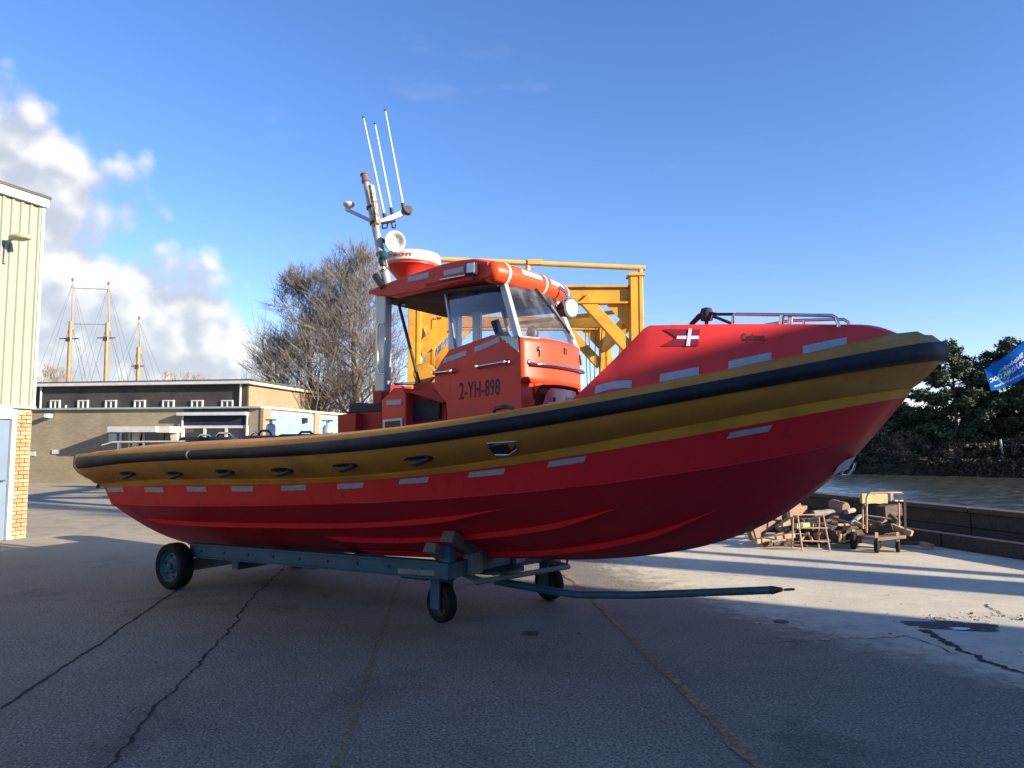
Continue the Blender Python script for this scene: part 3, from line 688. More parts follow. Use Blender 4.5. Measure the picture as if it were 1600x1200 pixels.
# front details: hinges / lamp bracket
MB().lathe([(.028, 0), (.028, .012), (.01, .03)], frontp(-.40, 2.47), (1, -.25, 0), 14).build('deck_socket', STEEL, boat, 40)
MB().box(frontp(-.40, 2.43) + Vector((.012, 0, 0)), (.02, .012, .05)).build('socket_strap', BLK, boat)
MB().box(frontp(0, 2.49) + Vector((.012, 0, 0)), (.03, .055, .06)).build('catch', IRON, boat, bevel=.006)
MB().tube([frontp(.42, 2.5) + Vector((.02, 0, 0)), frontp(.44, 2.40) + Vector((.03, 0, 0))], .012).build('catch', IRON, boat)
# registration number
letters('2-YH-898', 0, 0, 0, 0, lambda a, b: bp(718 + 63 * a + (1 - b) * 0, 625 - 8 * a - (27 - 1 * a) * b + 0 * a, -CY) + Vector((0, -.003, 0)), 0, sideo, pm('number_ink', (.04, .018, .016), None, .6), bold=.012)
def sideplate(pix, mat, name, Y=-CY, th=.003, par=sideo):
    return MB().prism([bp(*q, Y) + Vector((0, -.001, 0)) for q in pix], (0, -th, 0)).build(name, mat, par)
sideplate([(696, 559), (729, 547), (729, 555), (692, 568)], TAPE, 'reflective_tape'); sideplate([(741, 543), (780, 526), (781, 534), (742, 551)], TAPE, 'reflective_tape')
# grey corner gusset plates with rivets
gp = sideplate([(781, 525), (810, 527), (812, 551)], ALU, 'corner_plate', th=.005)
m = MB(); m.add([frontp(-CY, ztop + .005) + Vector((.006, -.002, 0)), frontp(-CY + .20, ztop + .005) + Vector((.006, 0, 0)), frontp(-CY + .09, ztop - .08) + Vector((.006, 0, 0)), frontp(-CY, ztop - .13) + Vector((.006, -.002, 0))], [(0, 1, 2, 3)]); m.build('corner_plate', ALU, boat)
for k in range(5): MB().lathe([(.006, -.001), (.004, .003)], bp(786 + 6 * k, 531 + 4.5 * k, -CY - .006), (0, -1, 0), 6).build('rivet', STEEL, gp)
# windscreen and side windows, posts
wt0, wt1 = bp(783, 437, -CYT), bp(699, 447, -CYT); zwt = wt0.z
wb0 = Vector((xf - .015, -CY + .01, ztop)); 
def wtop(y): return Vector((wt0.x + .11 * (1 - abs(y / CYT) ** 2.4), y, zwt))
def wbot(y): q = frontp(y, ztop); return q + Vector((-.02, 0, .004))
m = MB(); ys = np.linspace(-.96, .96, 17)
m.grid([[wbot(q * CY).lerp(wtop(q * CYT), k) for k in np.linspace(0, 1, 5)] for q in ys]); m.build('windscreen', GLASS, boat, 60)
TINT = glass('tinted_glass', (.05, .07, .15), .35)
m = MB(); m.grid([[wbot(q * CY).lerp(wtop(q * CYT), k) + Vector((-.008, 0, 0)) for k in (.70, .85, 1)] for q in ys]); m.build('sun_film', TINT, boat, 60)
for sd in (-1, 1):
    a, b = wbot(-CY * .985), wtop(-CYT * .985); a.y *= -sd; b.y *= -sd
    MB().bar(a + Vector((0, 0, -.01)), b + Vector((0, 0, .02)), .07, .06, (1, 0, 0)).build('windscreen_post', ALU, boat, bevel=.008)
    # side window
    sy = -1 if sd == -1 else 1
    def sw(u, v):
        z = bp(u, v, -CY).z; k = min(1, max(0, (z - ztop + .12) / (zwt - ztop + .12))); Y = CY - .02 + (CYT - CY + .01) * k
        q = bp(u, v, -Y); return Vector((q.x, sy * Y, q.z))
    poly = [sw(*q) for q in ((699, 447), (783, 437), (807, 527), (782, 526), (770, 523), (703, 547))]
    MB().add(poly, [tuple(range(6))]).build('side_window', GLASS if sd == -1 else GLASSB, boat)
    off = Vector((0, -sy * .008, 0))
    MB().add([q + off for q in (sw(697, 446), sw(784, 436), sw(790, 463), sw(697, 474))], [(0, 1, 2, 3)]).build('sun_film', TINT, boat)
    MB().bar(sw(695, 446), sw(711, 546), .018, .045, (0, 1, 0)).build('window_post', ALU, boat)
    MB().bar(sw(785, 440), sw(806, 524), .012, .03, (0, 1, 0)).build('window_seal', RUB, boat)
# inner port pillar seen through the window
MB().bar(Vector((3.95, .46, 2.0)), Vector((3.95, .44, 3.05)), .10, .05, (0, 1, 0)).build('rear_pillar', ALU, boat, bevel=.006)
# cabin interior: dashboard, wheel seat
MB().box((xf - .28, 0, ztop - .06), (.40, 1.0, .10)).build('dashboard', BLK, boat, bevel=.02)
m = MB(); q = bp(778, 515, -.45); m.box(q, (.08, .20, .13), Matrix.Rotation(-.4, 3, 'Y') @ Matrix.Rotation(.5, 3, 'Z')); m.build('chart_display', BLK, boat, bevel=.01)
q = bp(792, 519, -.35); MB().lathe([(.0, .0), (.055, .0), (.06, .05), (.03, .09), (0, .1)], q - Vector((0, 0, .07)), (-.3, -.6, .4), 14).build('compass', DKGLASS, boat, 50)
q = bp(832, 520, -.2); MB().lathe([(.05, -.06), (.06, 0), (.04, .05), (0, .07)], q, (0, 0, 1), 14).build('instrument_pod', BLK, boat, 50)
# wiper
a, b = wtop(-.12) + Vector((.02, 0, -.0)), wbot(.28).lerp(wtop(.28), .25) + Vector((.03, 0, 0))
wp = MB().tube([a, b], .010, 6).build('wiper_arm', BLK, boat); MB().bar(a.lerp(b, .4) + Vector((.01, .03, 0)), b + Vector((.012, .05, -.06)), .014, .02).build('wiper_blade', BLK, wp)
# --- hardtop roof
RY = .70
rt = [bp(*q, -RY) for q in ((575, 455), (590, 448), (610, 440), (650, 426), (690, 413), (715, 407), (740, 404), (762, 408))]
rb = [bp(*q, -RY) for q in ((575, 459), (590, 461), (610, 463), (650, 455), (690, 447), (715, 441), (740, 437), (768, 433))]
m = MB(); rows = []
for y in np.linspace(-1, 1, 15):
    cr = .05 * (1 - abs(y) ** 3); r = [p + Vector((0, (y + 1) * RY, cr)) for p in rt] + [p + Vector((0, (y + 1) * RY, 0)) for p in rb[::-1]]; rows.append(r)
m.grid(rows, True, True); roof = m.build('hardtop_roof', CABR, boat, 40, bevel=.012)
for uu in (((637, 433), (670, 425), (670, 434), (638, 441)), ((693, 423), (724, 416), (725, 425), (694, 431))): MB().prism([bp(*q, -RY - .002) for q in uu], (0, -.003, 0)).build('reflective_tape', TAPE, roof)
sideplate([(665, 444), (742, 427), (742, 430), (666, 448)], DRED, 'roof_seam', -RY - .002, .006, roof)
MB().tube([bp(688, 437, -RY - .03), bp(727, 430, -RY - .03)], .010, 8).build('lamp_bracket', STEEL, roof, 60)
q = bp(736, 420, -RY - .05); wl = MB().box(q, (.10, .07, .11)).build('work_lamp', BLK, roof, bevel=.01); MB().box(q + Vector((.02, -.037, .0)), (.08, .006, .085)).build('lamp_lens', pm('lamp_lens', (.65, .68, .66), None, .15, metal=.3), wl)
MB().bar(q + Vector((0, 0, -.05)), q + Vector((0, .05, -.09)), .02, .02).build('lamp_foot', STEEL, wl)
MB().box((4.15, 0, rb[4].z - .022), (1.42, 1.16, .02)).build('ceiling_shade', pm('ceiling_shade', (.05, .045, .05), (.08, .07, .07), .9, scale=3), roof)  # dark panel added to keep the underside of the roof shaded
# orange tube across the front edge with straps and reflectors
t0, t1 = bp(772, 424, -.66), bx(872, 440, bp(772, 424, -.66).x + .02)
t0 = Vector((wt0.x + .0, -.66, t0.z)); t1 = Vector((wt0.x + .0, .70, t0.z + .01))
def ft(k): p = t0.lerp(t1, k); return p + Vector((.07 * (1 - (2 * k - 1) ** 2), 0, 0))
m = MB(); m.tube([ft(k) for k in (-.035, -.02, 0, .2, .4, .6, .8, 1, 1.02, 1.035)], [.03, .075, .098, .1, .1, .1, .1, .098, .075, .03], 20); rt_o = m.build('float_roll', ORANGE, roof, 50)
for k in (.10, .53, .93): MB().tube([ft(k - .012), ft(k + .012)], .105, 20).build('strap', PLASTER, rt_o, 40)
for k0, k1 in ((.22, .46), (.60, .84)):
    m = MB(); rows = []
    for k in np.linspace(k0, k1, 5):
        c_ = ft(k); rows.append([c_ + Vector((math.cos(a_), 0, math.sin(a_))) * .103 for a_ in np.linspace(.15, .65, 5)])
    m.grid(rows); m.build('reflective_strip', TAPEW, rt_o, 60)
# searchlight hung at the port front corner
q = bx(888, 482, xf - .02); sr = MB().lathe([(0, -.12), (.05, -.115), (.075, -.08), (.09, 0), (.105, .02), (.105, .045), (.09, .05)], q, (.9, -.28, -.05), 22).build('searchlight', IRON, boat, 40)
MB().lathe([(0, .052), (.088, .051), (.086, .055), (.04, .064), (0, .067)], q, (.9, -.28, -.05), 22).build('lamp_lens', pm('lens', (.45, .48, .50), (.25, .27, .28), .25, scale=30), sr)
MB().tube([q + Vector((0, 0, .09)), q + Vector((-.02, -.01, .16)), q + Vector((-.08, -.04, .22))], .018, 8).build('lamp_bracket', STEEL, sr, 60)
MB().tube([q + Vector((0, .1, 0)), q + Vector((0, .11, .08)), q + Vector((0, 0, .12)), q + Vector((0, -.11, .08)), q + Vector((0, -.1, 0))], .010, 6).build('yoke', STEEL, sr, 60)
# radar dome
rc = Vector((3.36, .0, 3.28)); q0, q1 = bp(607, 405, 0), bp(682, 405, 0); rr = (q1 - q0).length / 2 * .93; rc = (q0 + q1) / 2; rz = bp(645, 398, 0).z; rbz = bp(645, 419, 0).z
MB().lathe([(.12, -.22), (.13, -.16), (rr * .8, -.02), (rr * .93, .0), (rr * .93, .012)], (rc.x, rc.y, rbz), (0, 0, 1), 32).build('radar_pedestal', CABR, roof, 40)
hh = rz - rbz
rd = MB().lathe([(rr * .93, .012), (rr, .03), (rr, hh * .72), (rr * .96, hh * .9), (rr * .85, hh), (0, hh * 1.06)], (rc.x, rc.y, rbz), (0, 0, 1), 40).build('radar_dome', WHITE, roof, 40)
def cyl(a, b):
    th = rad(-148 + 96 * a); return Vector((rc.x + math.cos(th) * (rr + .003), rc.y + math.sin(th) * (rr + .003), rbz + hh * (.30 + .42 * b)))
letters('Raytheon', 0, 0, 0, 0, cyl, 0, rd, pm('red_letter', (.55, .02, .03), None, .5), bold=.02)
# rear roof posts
for sd in (-1, 1):
    Y = .60 * sd; a, b = bp(600, 462, -.6), bp(598, 612, -.6); a.y = b.y = Y
    po = MB().bar(b, a, .13, .10, (0, 1, 0)).build('roof_post', ALU, boat, bevel=.012)
    if sd < 0:
        pts = [bp(*k, -.68) for k in ((600, 505), (594, 504), (590, 510), (590, 575), (594, 583), (602, 584))]; MB().tube(pts, .009, 8).build('grab_rail', STEEL, po, 60)
MB().tube([bp(623, 475, -.4), bp(655, 598, -.4)], .016, 8).build('stay', IRON, boat, 60)
MB().lathe([(0, 0), (.03, .0), (.035, .05), (0, .06)], bp(628, 468, -.4), (0, 0, -1), 12).build('roof_lamp', STEEL, boat, 40)
# mast with lights, horn and aerials
MY = -.66
mb, mt = bp(606, 447, MY), bp(572, 285, MY)
mast = MB().tube([mb, mb.lerp(mt, .5), mt], [.045, .04, .034], 12).build('mast', ALUD, boat, 60)
def mk(k): return mb.lerp(mt, k)
ax = (mt - mb).normalized()
MB().lathe([(.034, -.01), (.045, .0), (.045, .03), (.038, .035), (.038, .075), (.046, .08), (.044, .095), (0, .10)], mt, ax, 14).build('mast_light', pm('lamp_glass', (.20, .13, .13), None, .15), mast, 40)
MB().bar(bp(580, 290, MY - .05), bp(590, 350, MY - .05), .035, .05, (0, 1, 0)).build('rusty_plate', RUSTY, mast)
q = bp(583, 347, MY)
sa = MB().bar(q + Vector((0, 0, 0)), bp(541, 327, MY - .08), .05, .035).build('antenna_arm', ALU, mast)
q2 = bp(545, 322, MY - .08); MB().lathe([(.02, -.04), (.02, .0), (.05, .015), (.062, .035), (.05, .055), (.0, .065)], q2 + Vector((0, 0, -.02)), (0, 0, 1), 18).build('satellite_antenna', WHITE, sa, 50)
pa = MB().bar(bp(588, 351, MY), bp(634, 331, MY + .25), .06, .05).build('antenna_arm', ALUD, mast)
MB().bar(bp(590, 350, MY), bp(618, 345, MY + .1), .03, .02).build('cable_tray', IRON, pa)
MB().lathe([(.045, 0), (.045, .05)], bp(636, 331, MY + .25), (.8, -.5, .3), 12).build('arm_end', IRON, pa)
for (u0, v0, u1, v1, yo) in ((600, 334, 568, 185, .08), (611, 325, 586, 195, .15), (629, 318, 602, 174, .24)):
    a, b = bp(u0, v0, MY + yo), bp(u1, v1, MY + yo); ae = MB().tube([a, b], [.014, .009], 8).build('whip_aerial', AERIAL, mast, 60)
    MB().tube([b, b + (b - a).normalized() * .02], .011, 8).build('aerial_tip', BLK, ae); MB().tube([a - (b - a).normalized() * .07, a], .019, 8).build('aerial_base', BLK, ae)
MB().tube([bp(*k, MY + .1) for k in ((596, 350), (598, 357), (605, 356), (606, 347))], .008, 6).build('cable', BLK, mast)
MB().tube([bp(*k, MY + .15) for k in ((612, 348), (613, 356), (618, 356), (618, 350))], .008, 6).build('cable', BLK, mast)
hd = (bp(622, 377, MY + .05) - bp(590, 366, MY)).normalized(); hq = bp(618, 377, MY + .05)
hax = Vector((.80, -.52, -.12)).normalized()
hn = MB().lathe([(.03, -.22), (.05, -.20), (.055, -.13), (.035, -.11), (.045, -.06), (.075, -.02), (.100, .0), (.104, .0), (.098, -.004), (.05, -.05), (.0, -.06)], hq, hax, 26).build('loudhailer_horn', WHITE, mast, 50)
MB().tube([hq - hax * .24, hq - hax * .10], [.05, .056], 14).build('horn_driver', ALU, hn, 40)
MB().bar(hq - hax * .16, mk(.45), .03, .04).build('horn_bracket', IRON, hn)
for v, r, mt_ in ((400, .045, GREENL), (418, .032, STEEL), (412, .036, BLK)):
    q = bp(600, v, MY - .03); MB().lathe([(r * .8, -.04), (r, -.03), (r, .03), (r * .8, .04)], q + Vector((.0, -.02, 0)), ax, 12).build('navigation_light', mt_, mast, 40)
q = bp(592, 441, MY - .05); MB().tube([q + Vector((-.05, 0, .07)), q + Vector((.05, 0, -.05))], .034, 10).build('camera_tube', BLK, mast, 40)
for k in (.15, .3, .6, .75): MB().tube([mk(k) - ax * .012, mk(k) + ax * .012], .05, 12).build('clamp_band', IRON, mast, 50)

# --- after deck: engine casing, lockers, seats
def blk(pix, Y, dY, mat, name, bevel=.012, par=boat): return MB().prism([bp(*q, Y) for q in pix], (0, dY, 0)).build(name, mat, par, bevel=bevel)
blk([(527, 700), (527, 648), (556, 645), (556, 700)], -.62, 1.2, DRED, 'aft_locker')
blk([(556, 700), (556, 645), (597, 643), (597, 700)], -.52, 1.0, DRED, 'aft_locker')
blk([(543, 647), (545, 630), (560, 629), (578, 632), (596, 628), (597, 645)], -.50, .9, CANVAS, 'canvas_cover', .02)
blk([(582, 640), (582, 601), (596, 599), (596, 640)], -.30, .5, DRED, 'locker_top')
cas = blk([(597, 690), (596, 626), (615, 606), (630, 606), (634, 616), (634, 690)], -.58, 1.1, CABR, 'engine_casing')
blk([(634, 690), (634, 612), (680, 612), (696, 628), (700, 690)], -.44, .9, DRED, 'casing_recess')
MB().prism([bp(*q, -.58) for q in ((634, 612), (680, 605), (698, 628), (690, 630))], (0, .16, 0)).build('casing_hood', DRED, boat, bevel=.01)
sideplate([(647, 625), (690, 625), (688, 655), (648, 657)], CANVAS, 'intake_net', -.45, .02, cas)
sideplate([(604, 626), (628, 624), (627, 632), (604, 633)], TAPE, 'reflective_tape', -.585, .003, cas)
sideplate([(599, 656), (629, 653), (629, 684), (599, 684)], PLASTER, 'vent_frame', -.585, .008, cas); sideplate([(602, 659), (625, 657), (625, 684), (602, 684)], BLK, 'vent_opening', -.596, .004, cas)
blk([(645, 610), (645, 596), (682, 598), (683, 610)], -.35, .4, ORANGE, 'orange_box'); MB().lathe([(.0, -.02), (.10, -.02), (.115, 0), (.10, .02), (0, .02)], bp(663, 584, -.2), (.55, -.8, .1), 12).build('life_float', YCR, boat, 30)
MB().tube([bp(*q, -.5) for q in ((617, 600), (650, 599))], .014, 8).build('casing_rail', STEEL, boat, 60)
# seats and chrome hoops
for u, v in ((322, 690), (352, 690), (425, 688), (482, 686)):
    c_ = bp(u, v, -.35)
    st = MB().box(c_ + Vector((0, 0, -.045)), (.66, .36, .20)).build('jockey_seat', CANVAS, boat, bevel=.05, seg=3)
for (u0, u1, vt, vb) in ((309, 333, 680, 693), (338, 365, 677, 693), (391, 404, 676, 694), (404, 424, 673, 690), (466, 490, 675, 690)):
    MB().tube([bp(u0, vb, -.38), bp(u0 + 1, vt + 4, -.38), bp(u0 + 5, vt, -.38), bp(u1 - 5, vt, -.38), bp(u1 - 1, vt + 4, -.38), bp(u1, vb, -.38)], .014, 8).build('seat_hoop', STEEL if u0 not in (404, 466) else IRON, boat, 60)
for u, v in ((423, 668), (512, 670)):
    q = bp(u, v, .2); vv = MB().lathe([(.06, -.2), (.06, .02), (.045, .04), (.02, .05), (.02, .09)], q, (0, 0, 1), 14).build('vent_valve', ALU, boat, 40)
    MB().bar(q + Vector((-.08, 0, .095)), q + Vector((.08, 0, .095)), .02, .014).build('valve_handle', IRON, vv); MB().bar(q + Vector((0, -.08, .095)), q + Vector((0, .08, .095)), .02, .014).build('valve_handle', IRON, vv)
MB().tube([bp(160, 696, -1.0), bp(178, 691, -1.0), bp(290, 690, -1.0)], .014, 8).build('stern_rail', STEEL, boat, 60)
for u in (185, 225, 268): MB().tube([bp(u, 691, -1.0), bp(u, 703, -1.0)], .012, 6).build('rail_stanchion', STEEL, boat)
rail([(771, 644), (774, 639), (790, 635), (800, 636), (801, 640)], -1.15, .018, 'tube_handle', BLK)
MB().tube([lp('fl', .01) + Vector((-.12, .02, .05)), lp('fl', .01) + Vector((-.2, .02, -.04))], .02, 8).build('stern_fitting', IRON, boat)
# notch and drive fairing under the stern
# ------------------------------------------------------------------ trailer
tr = empty('boat_trailer', (BO[0], BO[1], 0), -A)
tag(tr, 'blue steel boat trailer with four small wheels and long drawbar under the red boat', 'trailer')
for sd in (-1, 1):
    Y = .72 * sd
    t0_, t1_, b0_, b1_ = (bp(*q, -.72) for q in ((300, 849), (692, 878), (300, 868), (692, 903)))
    P = [Vector((p.x, Y, p.z)) for p in (b0_, b1_, t1_, t0_)]
    MB().prism([p + Vector((0, -.03, 0)) for p in P], (0, .06, 0)).build('side_beam', TRAIL, tr, bevel=.006)
    for (a, b) in ((P[2], P[3]), (P[1], P[0])): MB().bar(a, b, .11, .014).build('beam_flange', TRAIL, tr)
RW = .255
def wheel(c, ax, r, wd, hubm, parent, up=None):
    ax = Vector(ax).normalized(); w2 = wd / 2
    rim = MB().lathe([(.03, w2 * .55), (.05, w2 * .62), (r * .30, w2 * .45), (r * .34, w2 * .3), (r * .58, w2 * .35), (r * .66, w2 * .8), (r * .70, w2 * .92), (r * .70, -w2 * .92), (r * .5, -w2 * .5), (0, -w2 * .5)], c, ax, 28).build('wheel', hubm, parent, 40)
    MB().lathe([(r * .66, -w2 * .8), (r * .72, -w2), (r * .90, -w2 * 1.02), (r * .97, -w2 * .85), (r, -w2 * .5), (r, w2 * .5), (r * .97, w2 * .85), (r * .90, w2 * 1.02), (r * .72, w2), (r * .66, w2 * .8)], c, ax, 36, caps=False).build('tyre', TYRE, rim, 40)
    o1 = ax.orthogonal().normalized(); o2 = ax.cross(o1)
    for k in range(6): a_ = k * math.pi / 3; MB().lathe([(.014, 0), (.014, .018), (.006, .022)], c + ax * w2 * .32 + (o1 * math.cos(a_) + o2 * math.sin(a_)) * r * .46, ax, 6).build('wheel_bolt', IRON, rim)
    MB().lathe([(.035, 0), (.035, .03), (.02, .04), (0, .04)], c + ax * w2 * .5, ax, 12).build('hub_cap', hubm, rim, 40)
    return rim
wheel(Vector((.72, -.86, RW)), (0, -1, 0), RW, .17, TRAIL, tr); wheel(Vector((.80, .86, RW)), (0, 1, 0), RW, .17, TRAIL, tr)
MB().bar((.75, -.78, .24), (.75, .78, .24), .12, .12, (0, 0, 1)).build('rear_axle', TRAIL2, tr, bevel=.008)
for sd in (-1, 1): MB().box((.75, sd * .72, .33), (.12, .07, .16)).build('axle_bracket', TRAIL, tr)
MB().bar((1.55, -.70, .31), (1.55, .70, .31), .10, .10).build('cross_member', TRAIL, tr)
p = bp(443, 880, -.3); MB().bar(p + Vector((0, 0, -.06)), p + Vector((.03, 0, .05)), .012, .05, (0, 1, 0)).build('white_bar', WHITE, tr)  # small upright bright white bar
# front bolster, turntable, steering bogie
fb_ = Vector((4.46, 0, 0)); zB = bp(692, 890, -.72).z
MB().bar((4.42, -.80, zB), (4.42, .80, zB), .16, .14).build('front_bolster', TRAIL, tr, bevel=.008)
MB().lathe([(.26, -.015), (.26, .015)], (4.46, 0, zB - .09), (0, 0, 1), 28).build('turntable', IRON, tr, 40)
for Yq in (-.42, .35): MB().box((4.50, Yq, zB + .03), (.10, .17, .20)).build('upright_plate', TRAIL2, tr, bevel=.004)
stv = math.radians(47 - 31.5)                       # front axle steered towards the camera
sx = Vector((math.cos(stv), -math.sin(stv), 0)); sy = Vector((math.sin(stv), math.cos(stv), 0)); ac = Vector((4.50, 0, 0))
def loc(wx, wy, z=0): q = np.array([wx, wy]) - BO; return Vector((q @ HD, q @ PT, z))
wn = loc(*gr(690, 972).xy); wf = loc(*gr(858, 937).xy)
sy = (wf - wn).normalized(); sx = Vector((sy.y, -sy.x, 0)); ac = (wn + wf) / 2
RF = .178
for c_, sg in ((wn, -1), (wf, 1)):
    cc = Vector((c_.x, c_.y, RF)); wheel(cc, sy * sg, RF, .10, IRON, tr)
    MB().bar(cc + sy * sg * .075 + Vector((0, 0, -.05)), cc + sy * sg * .075 + Vector((0, 0, .21)), .014, .13, sx).build('wheel_fork', TRAIL, tr)
    MB().bar(cc - sy * sg * .075 + Vector((0, 0, -.05)), cc - sy * sg * .075 + Vector((0, 0, .21)), .014, .13, sx).build('wheel_fork', TRAIL, tr)
    MB().box(cc + Vector((0, 0, .215)), (.16, .19, .03), Matrix.Rotation(math.atan2(sx.y, sx.x), 3, 'Z')).build('fork_crown', TRAIL, tr)
zx = .40
MB().bar(wn + Vector((0, 0, zx + .06)), wf + Vector((0, 0, zx + .06)), .10, .11).build('steering_axle', TRAIL, tr, bevel=.006)
MB().bar(ac + sy * -.2 + Vector((0, 0, zx)), ac + sy * .2 + Vector((0, 0, zx)), .30, .05).build('turntable_frame', TRAIL, tr)
MB().tube([wn + sx * .30 + sy * .14 + Vector((0, 0, .38)), wf + sx * .30 - sy * .02 + Vector((0, 0, .38))], .026, 10).build('steering_bar', TRAIL2, tr, 60)
for c_ in (wn + sy * .2, wf - sy * .06): MB().bar(c_ + Vector((0, 0, .43)), c_ + sx * .30 + Vector((0, 0, .39)), .03, .05).build('steering_link', TRAIL2, tr)
a_ = wf - sy * .05; MB().tube([a_ + sx * .30 + Vector((0, 0, .40)), a_ + sx * .32 + Vector((0, 0, .50)), a_ + sx * .42 + Vector((0, 0, .51))], .012, 8).build('brake_lever', IRON, tr, 60)
# drawbar in the steered plane
wac = np.array(BO) + HD * ac.x + PT * ac.y; wsx = HD * sx.x + PT * sx.y; wsy = HD * sy.x + PT * sy.y
def dbp(u, v):
    r = ray(u, v); t = (wac @ wsy) / (r[:2] @ wsy); q = r[:2] * t - BO; return Vector((q @ HD, q @ PT, CAMH + r[2] * t))
dp = [dbp(*q) for q in ((775, 908), (865, 924), (900, 929), (990, 930), (1100, 926), (1205, 922))]
db = MB().tube(dp, [.038, .036, .033, .031, .029, .028], 12).build('drawbar', TRAIL, tr, 60)
MB().tube([dp[-1], dbp(1222, 921)], [.031, .014], 12).build('drawbar_tip', IRON, db, 60)
e0 = dbp(1233, 921); d_ = (dp[-1] - dp[-2]).normalized()
MB().tube([e0 + d_ * .035 * math.cos(k) + Vector((0, 0, 1)).cross(d_) * .02 * math.sin(k) for k in np.linspace(0, 2 * math.pi, 13)], .008, 6, False).build('towing_eye', IRON, db, 60)
MB().tube([bp(610, 893, -.6), bp(665, 896, -.62), bp(700, 892, -.6), bp(735, 892, -.4)], .012, 6).build('brake_hose', BLK, tr, 60)
MB().box(bp(648, 899, -.6), (.30, .06, .06)).build('tool_box', BLK, tr)
for k in range(9):      # bolts along the near and far beams
    for sd in (-1, 1):
        q = t0_.lerp(t1_, .06 + .11 * k).lerp(b0_.lerp(b1_, .06 + .11 * k), .5); MB().lathe([(.013, 0), (.013, .010), (.006, .013)], (q.x, sd * .752, q.z), (0, sd, 0), 6).build('bolt', IRON, tr)
for sd in (-1, 1):
    MB().box((4.42, sd * .70, zB + .13), (.11, .09, .16)).build('stake_post', TRAIL, tr, bevel=.004)
    MB().bar((4.34, sd * .72, zB - .03), (3.9, sd * .72, zB - .05), .09, .05).build('splice_plate', TRAIL2, tr)
MB().tube([(1.5, -.2, .33), (2.6, .05, .31), (3.8, .02, .36), (4.35, 0, .40)], .035, 8).build('centre_tube', TRAIL2, tr, 60)
MB().bar((2.7, -.70, .40), (2.7, .70, .40), .08, .07).build('cross_member', TRAIL, tr)
# timber chocks under the hull
def timber(name, pts, w_, h_, mat, label, cat, group=None, up=(0, 0, 1), rnd_log=False):
    a, b = (Vector(q) for q in pts); L = (b - a).length; m = MB(); n = 6; rnd = random.Random(hash(label) % 1000); rows = []
    for i in range(n + 1):
        x_ = -L / 2 + L * i / n; j = lambda: rnd.uniform(-.06, .06)
        if rnd_log:
            rows.append([(x_, math.cos(k * .628) * w_ * (.5 + j() * .8), math.sin(k * .628) * h_ * (.5 + j() * .8)) for k in range(10)]); continue
        rows.append([(x_, (-.5 + j()) * w_, (-.5 + j()) * h_), (x_, (.5 + j()) * w_, (-.5 + j()) * h_), (x_, (.5 + j()) * w_, (.5 + j()) * h_), (x_, (-.5 + j()) * w_, (.5 + j()) * h_)])
    m.grid(rows, True, True); o = m.build(name, mat, None, None, bevel=min(w_, h_) * .08)
    d = (b - a).normalized(); r = Vector(up).cross(d).normalized(); u_ = d.cross(r)
    M = Matrix((d, r, u_)).transposed().to_4x4(); M.translation = (a + b) / 2; o.matrix_world = M; o.matrix_basis = M
    return tag(o, label, cat, group)
def bw(p): q = BO + HD * p[0] + PT * p[1]; return Vector((q[0], q[1], p[2]))
timber('timber_chock', (bw(bp(699, 838, -.80)), bw(Vector((4.44, -.12, .515)))), .13, .11, WD['chock'], 'weathered slanted timber wedged under the red hull above the front trailer wheel', 'timber', 'timber chocks on the trailer')
timber('timber_chock', (bw(bp(672, 855, -.86)), bw(Vector((4.35, -.42, .49)))), .13, .09, WD['chock'], 'short grey timber lying on the front trailer bolster below the slanted one', 'timber', 'timber chocks on the trailer')

# ------------------------------------------------------------------ left shed
SC = gr(37, 840); sdv = Vector((.365, 1, 0)).normalized(); snv = Vector((sdv.y, -sdv.x, 0))
shed = empty('metal_shed', SC, math.atan2(-sdv.y, -sdv.x)); tag(shed, 'pale green ribbed metal shed on a yellow brick base at the left edge', 'shed')
# local x runs towards the camera, local y away from the face (+y = to the right/out?)
lx = -sdv; ly = Vector((-lx.y, lx.x, 0)); so_ = 1 if ly.dot(snv) > 0 else -1       # so_*y points out of the face
def sw_(u, v):   # pixel on the wall face -> local x,z
    r = Vector(ray(u, v)); t = SC.dot(snv) / r.dot(snv) if True else 0; p = r * t; p.z += CAMH
    return (p - SC).dot(lx), p.z
zc0 = sw_(47, 635)[1]; zc1 = sw_(60, 323)[1]
for i in range(24):
    x0 = i * .162; m = MB(); pr = [(0, 0), (.012, .028), (.052, .028), (.064, 0), (.15, 0), (.162, .0)]
    rows = [[(x0 + a, so_ * (.02 + b), zc0), (x0 + a, so_ * (.02 + b), zc1)] for a, b in pr]
    rows = [[(x0 + a, so_ * .0, zc0), (x0 + a, so_ * .0, zc1)] for a in (0,)] + rows
    m.grid(rows); m.build('cladding_panel', CLAD, shed)
MB().box((6.5, -so_ * 4.0, (zc0 + zc1) / 2), (13, 8, zc1 - zc0 - .01)).build('upper_wall', CLAD, shed)
MB().box((-.02, so_ * .0, (zc0 + zc1) / 2), (.05, .12, zc1 - zc0)).build('corner_trim', FASC, shed)
MB().box((6.45, so_ * .03, zc0 - .02), (13.0, .10, .05)).build('drip_flashing', pm('flashing', (.36, .42, .33), None, .5), shed)
MB().box((6.5, so_ * .03, zc1 + .075), (13.14, .17, .15)).build('fascia', FASC, shed); MB().box((6.5, so_ * .035, zc1 + .175), (13.2, .20, .05)).build('roof_edge', ROOFD, shed)
MB().box((6.5, -so_ * 4.0, zc1 + .10), (13.0, 7.9, .16)).build('roof', ROOFD, shed)
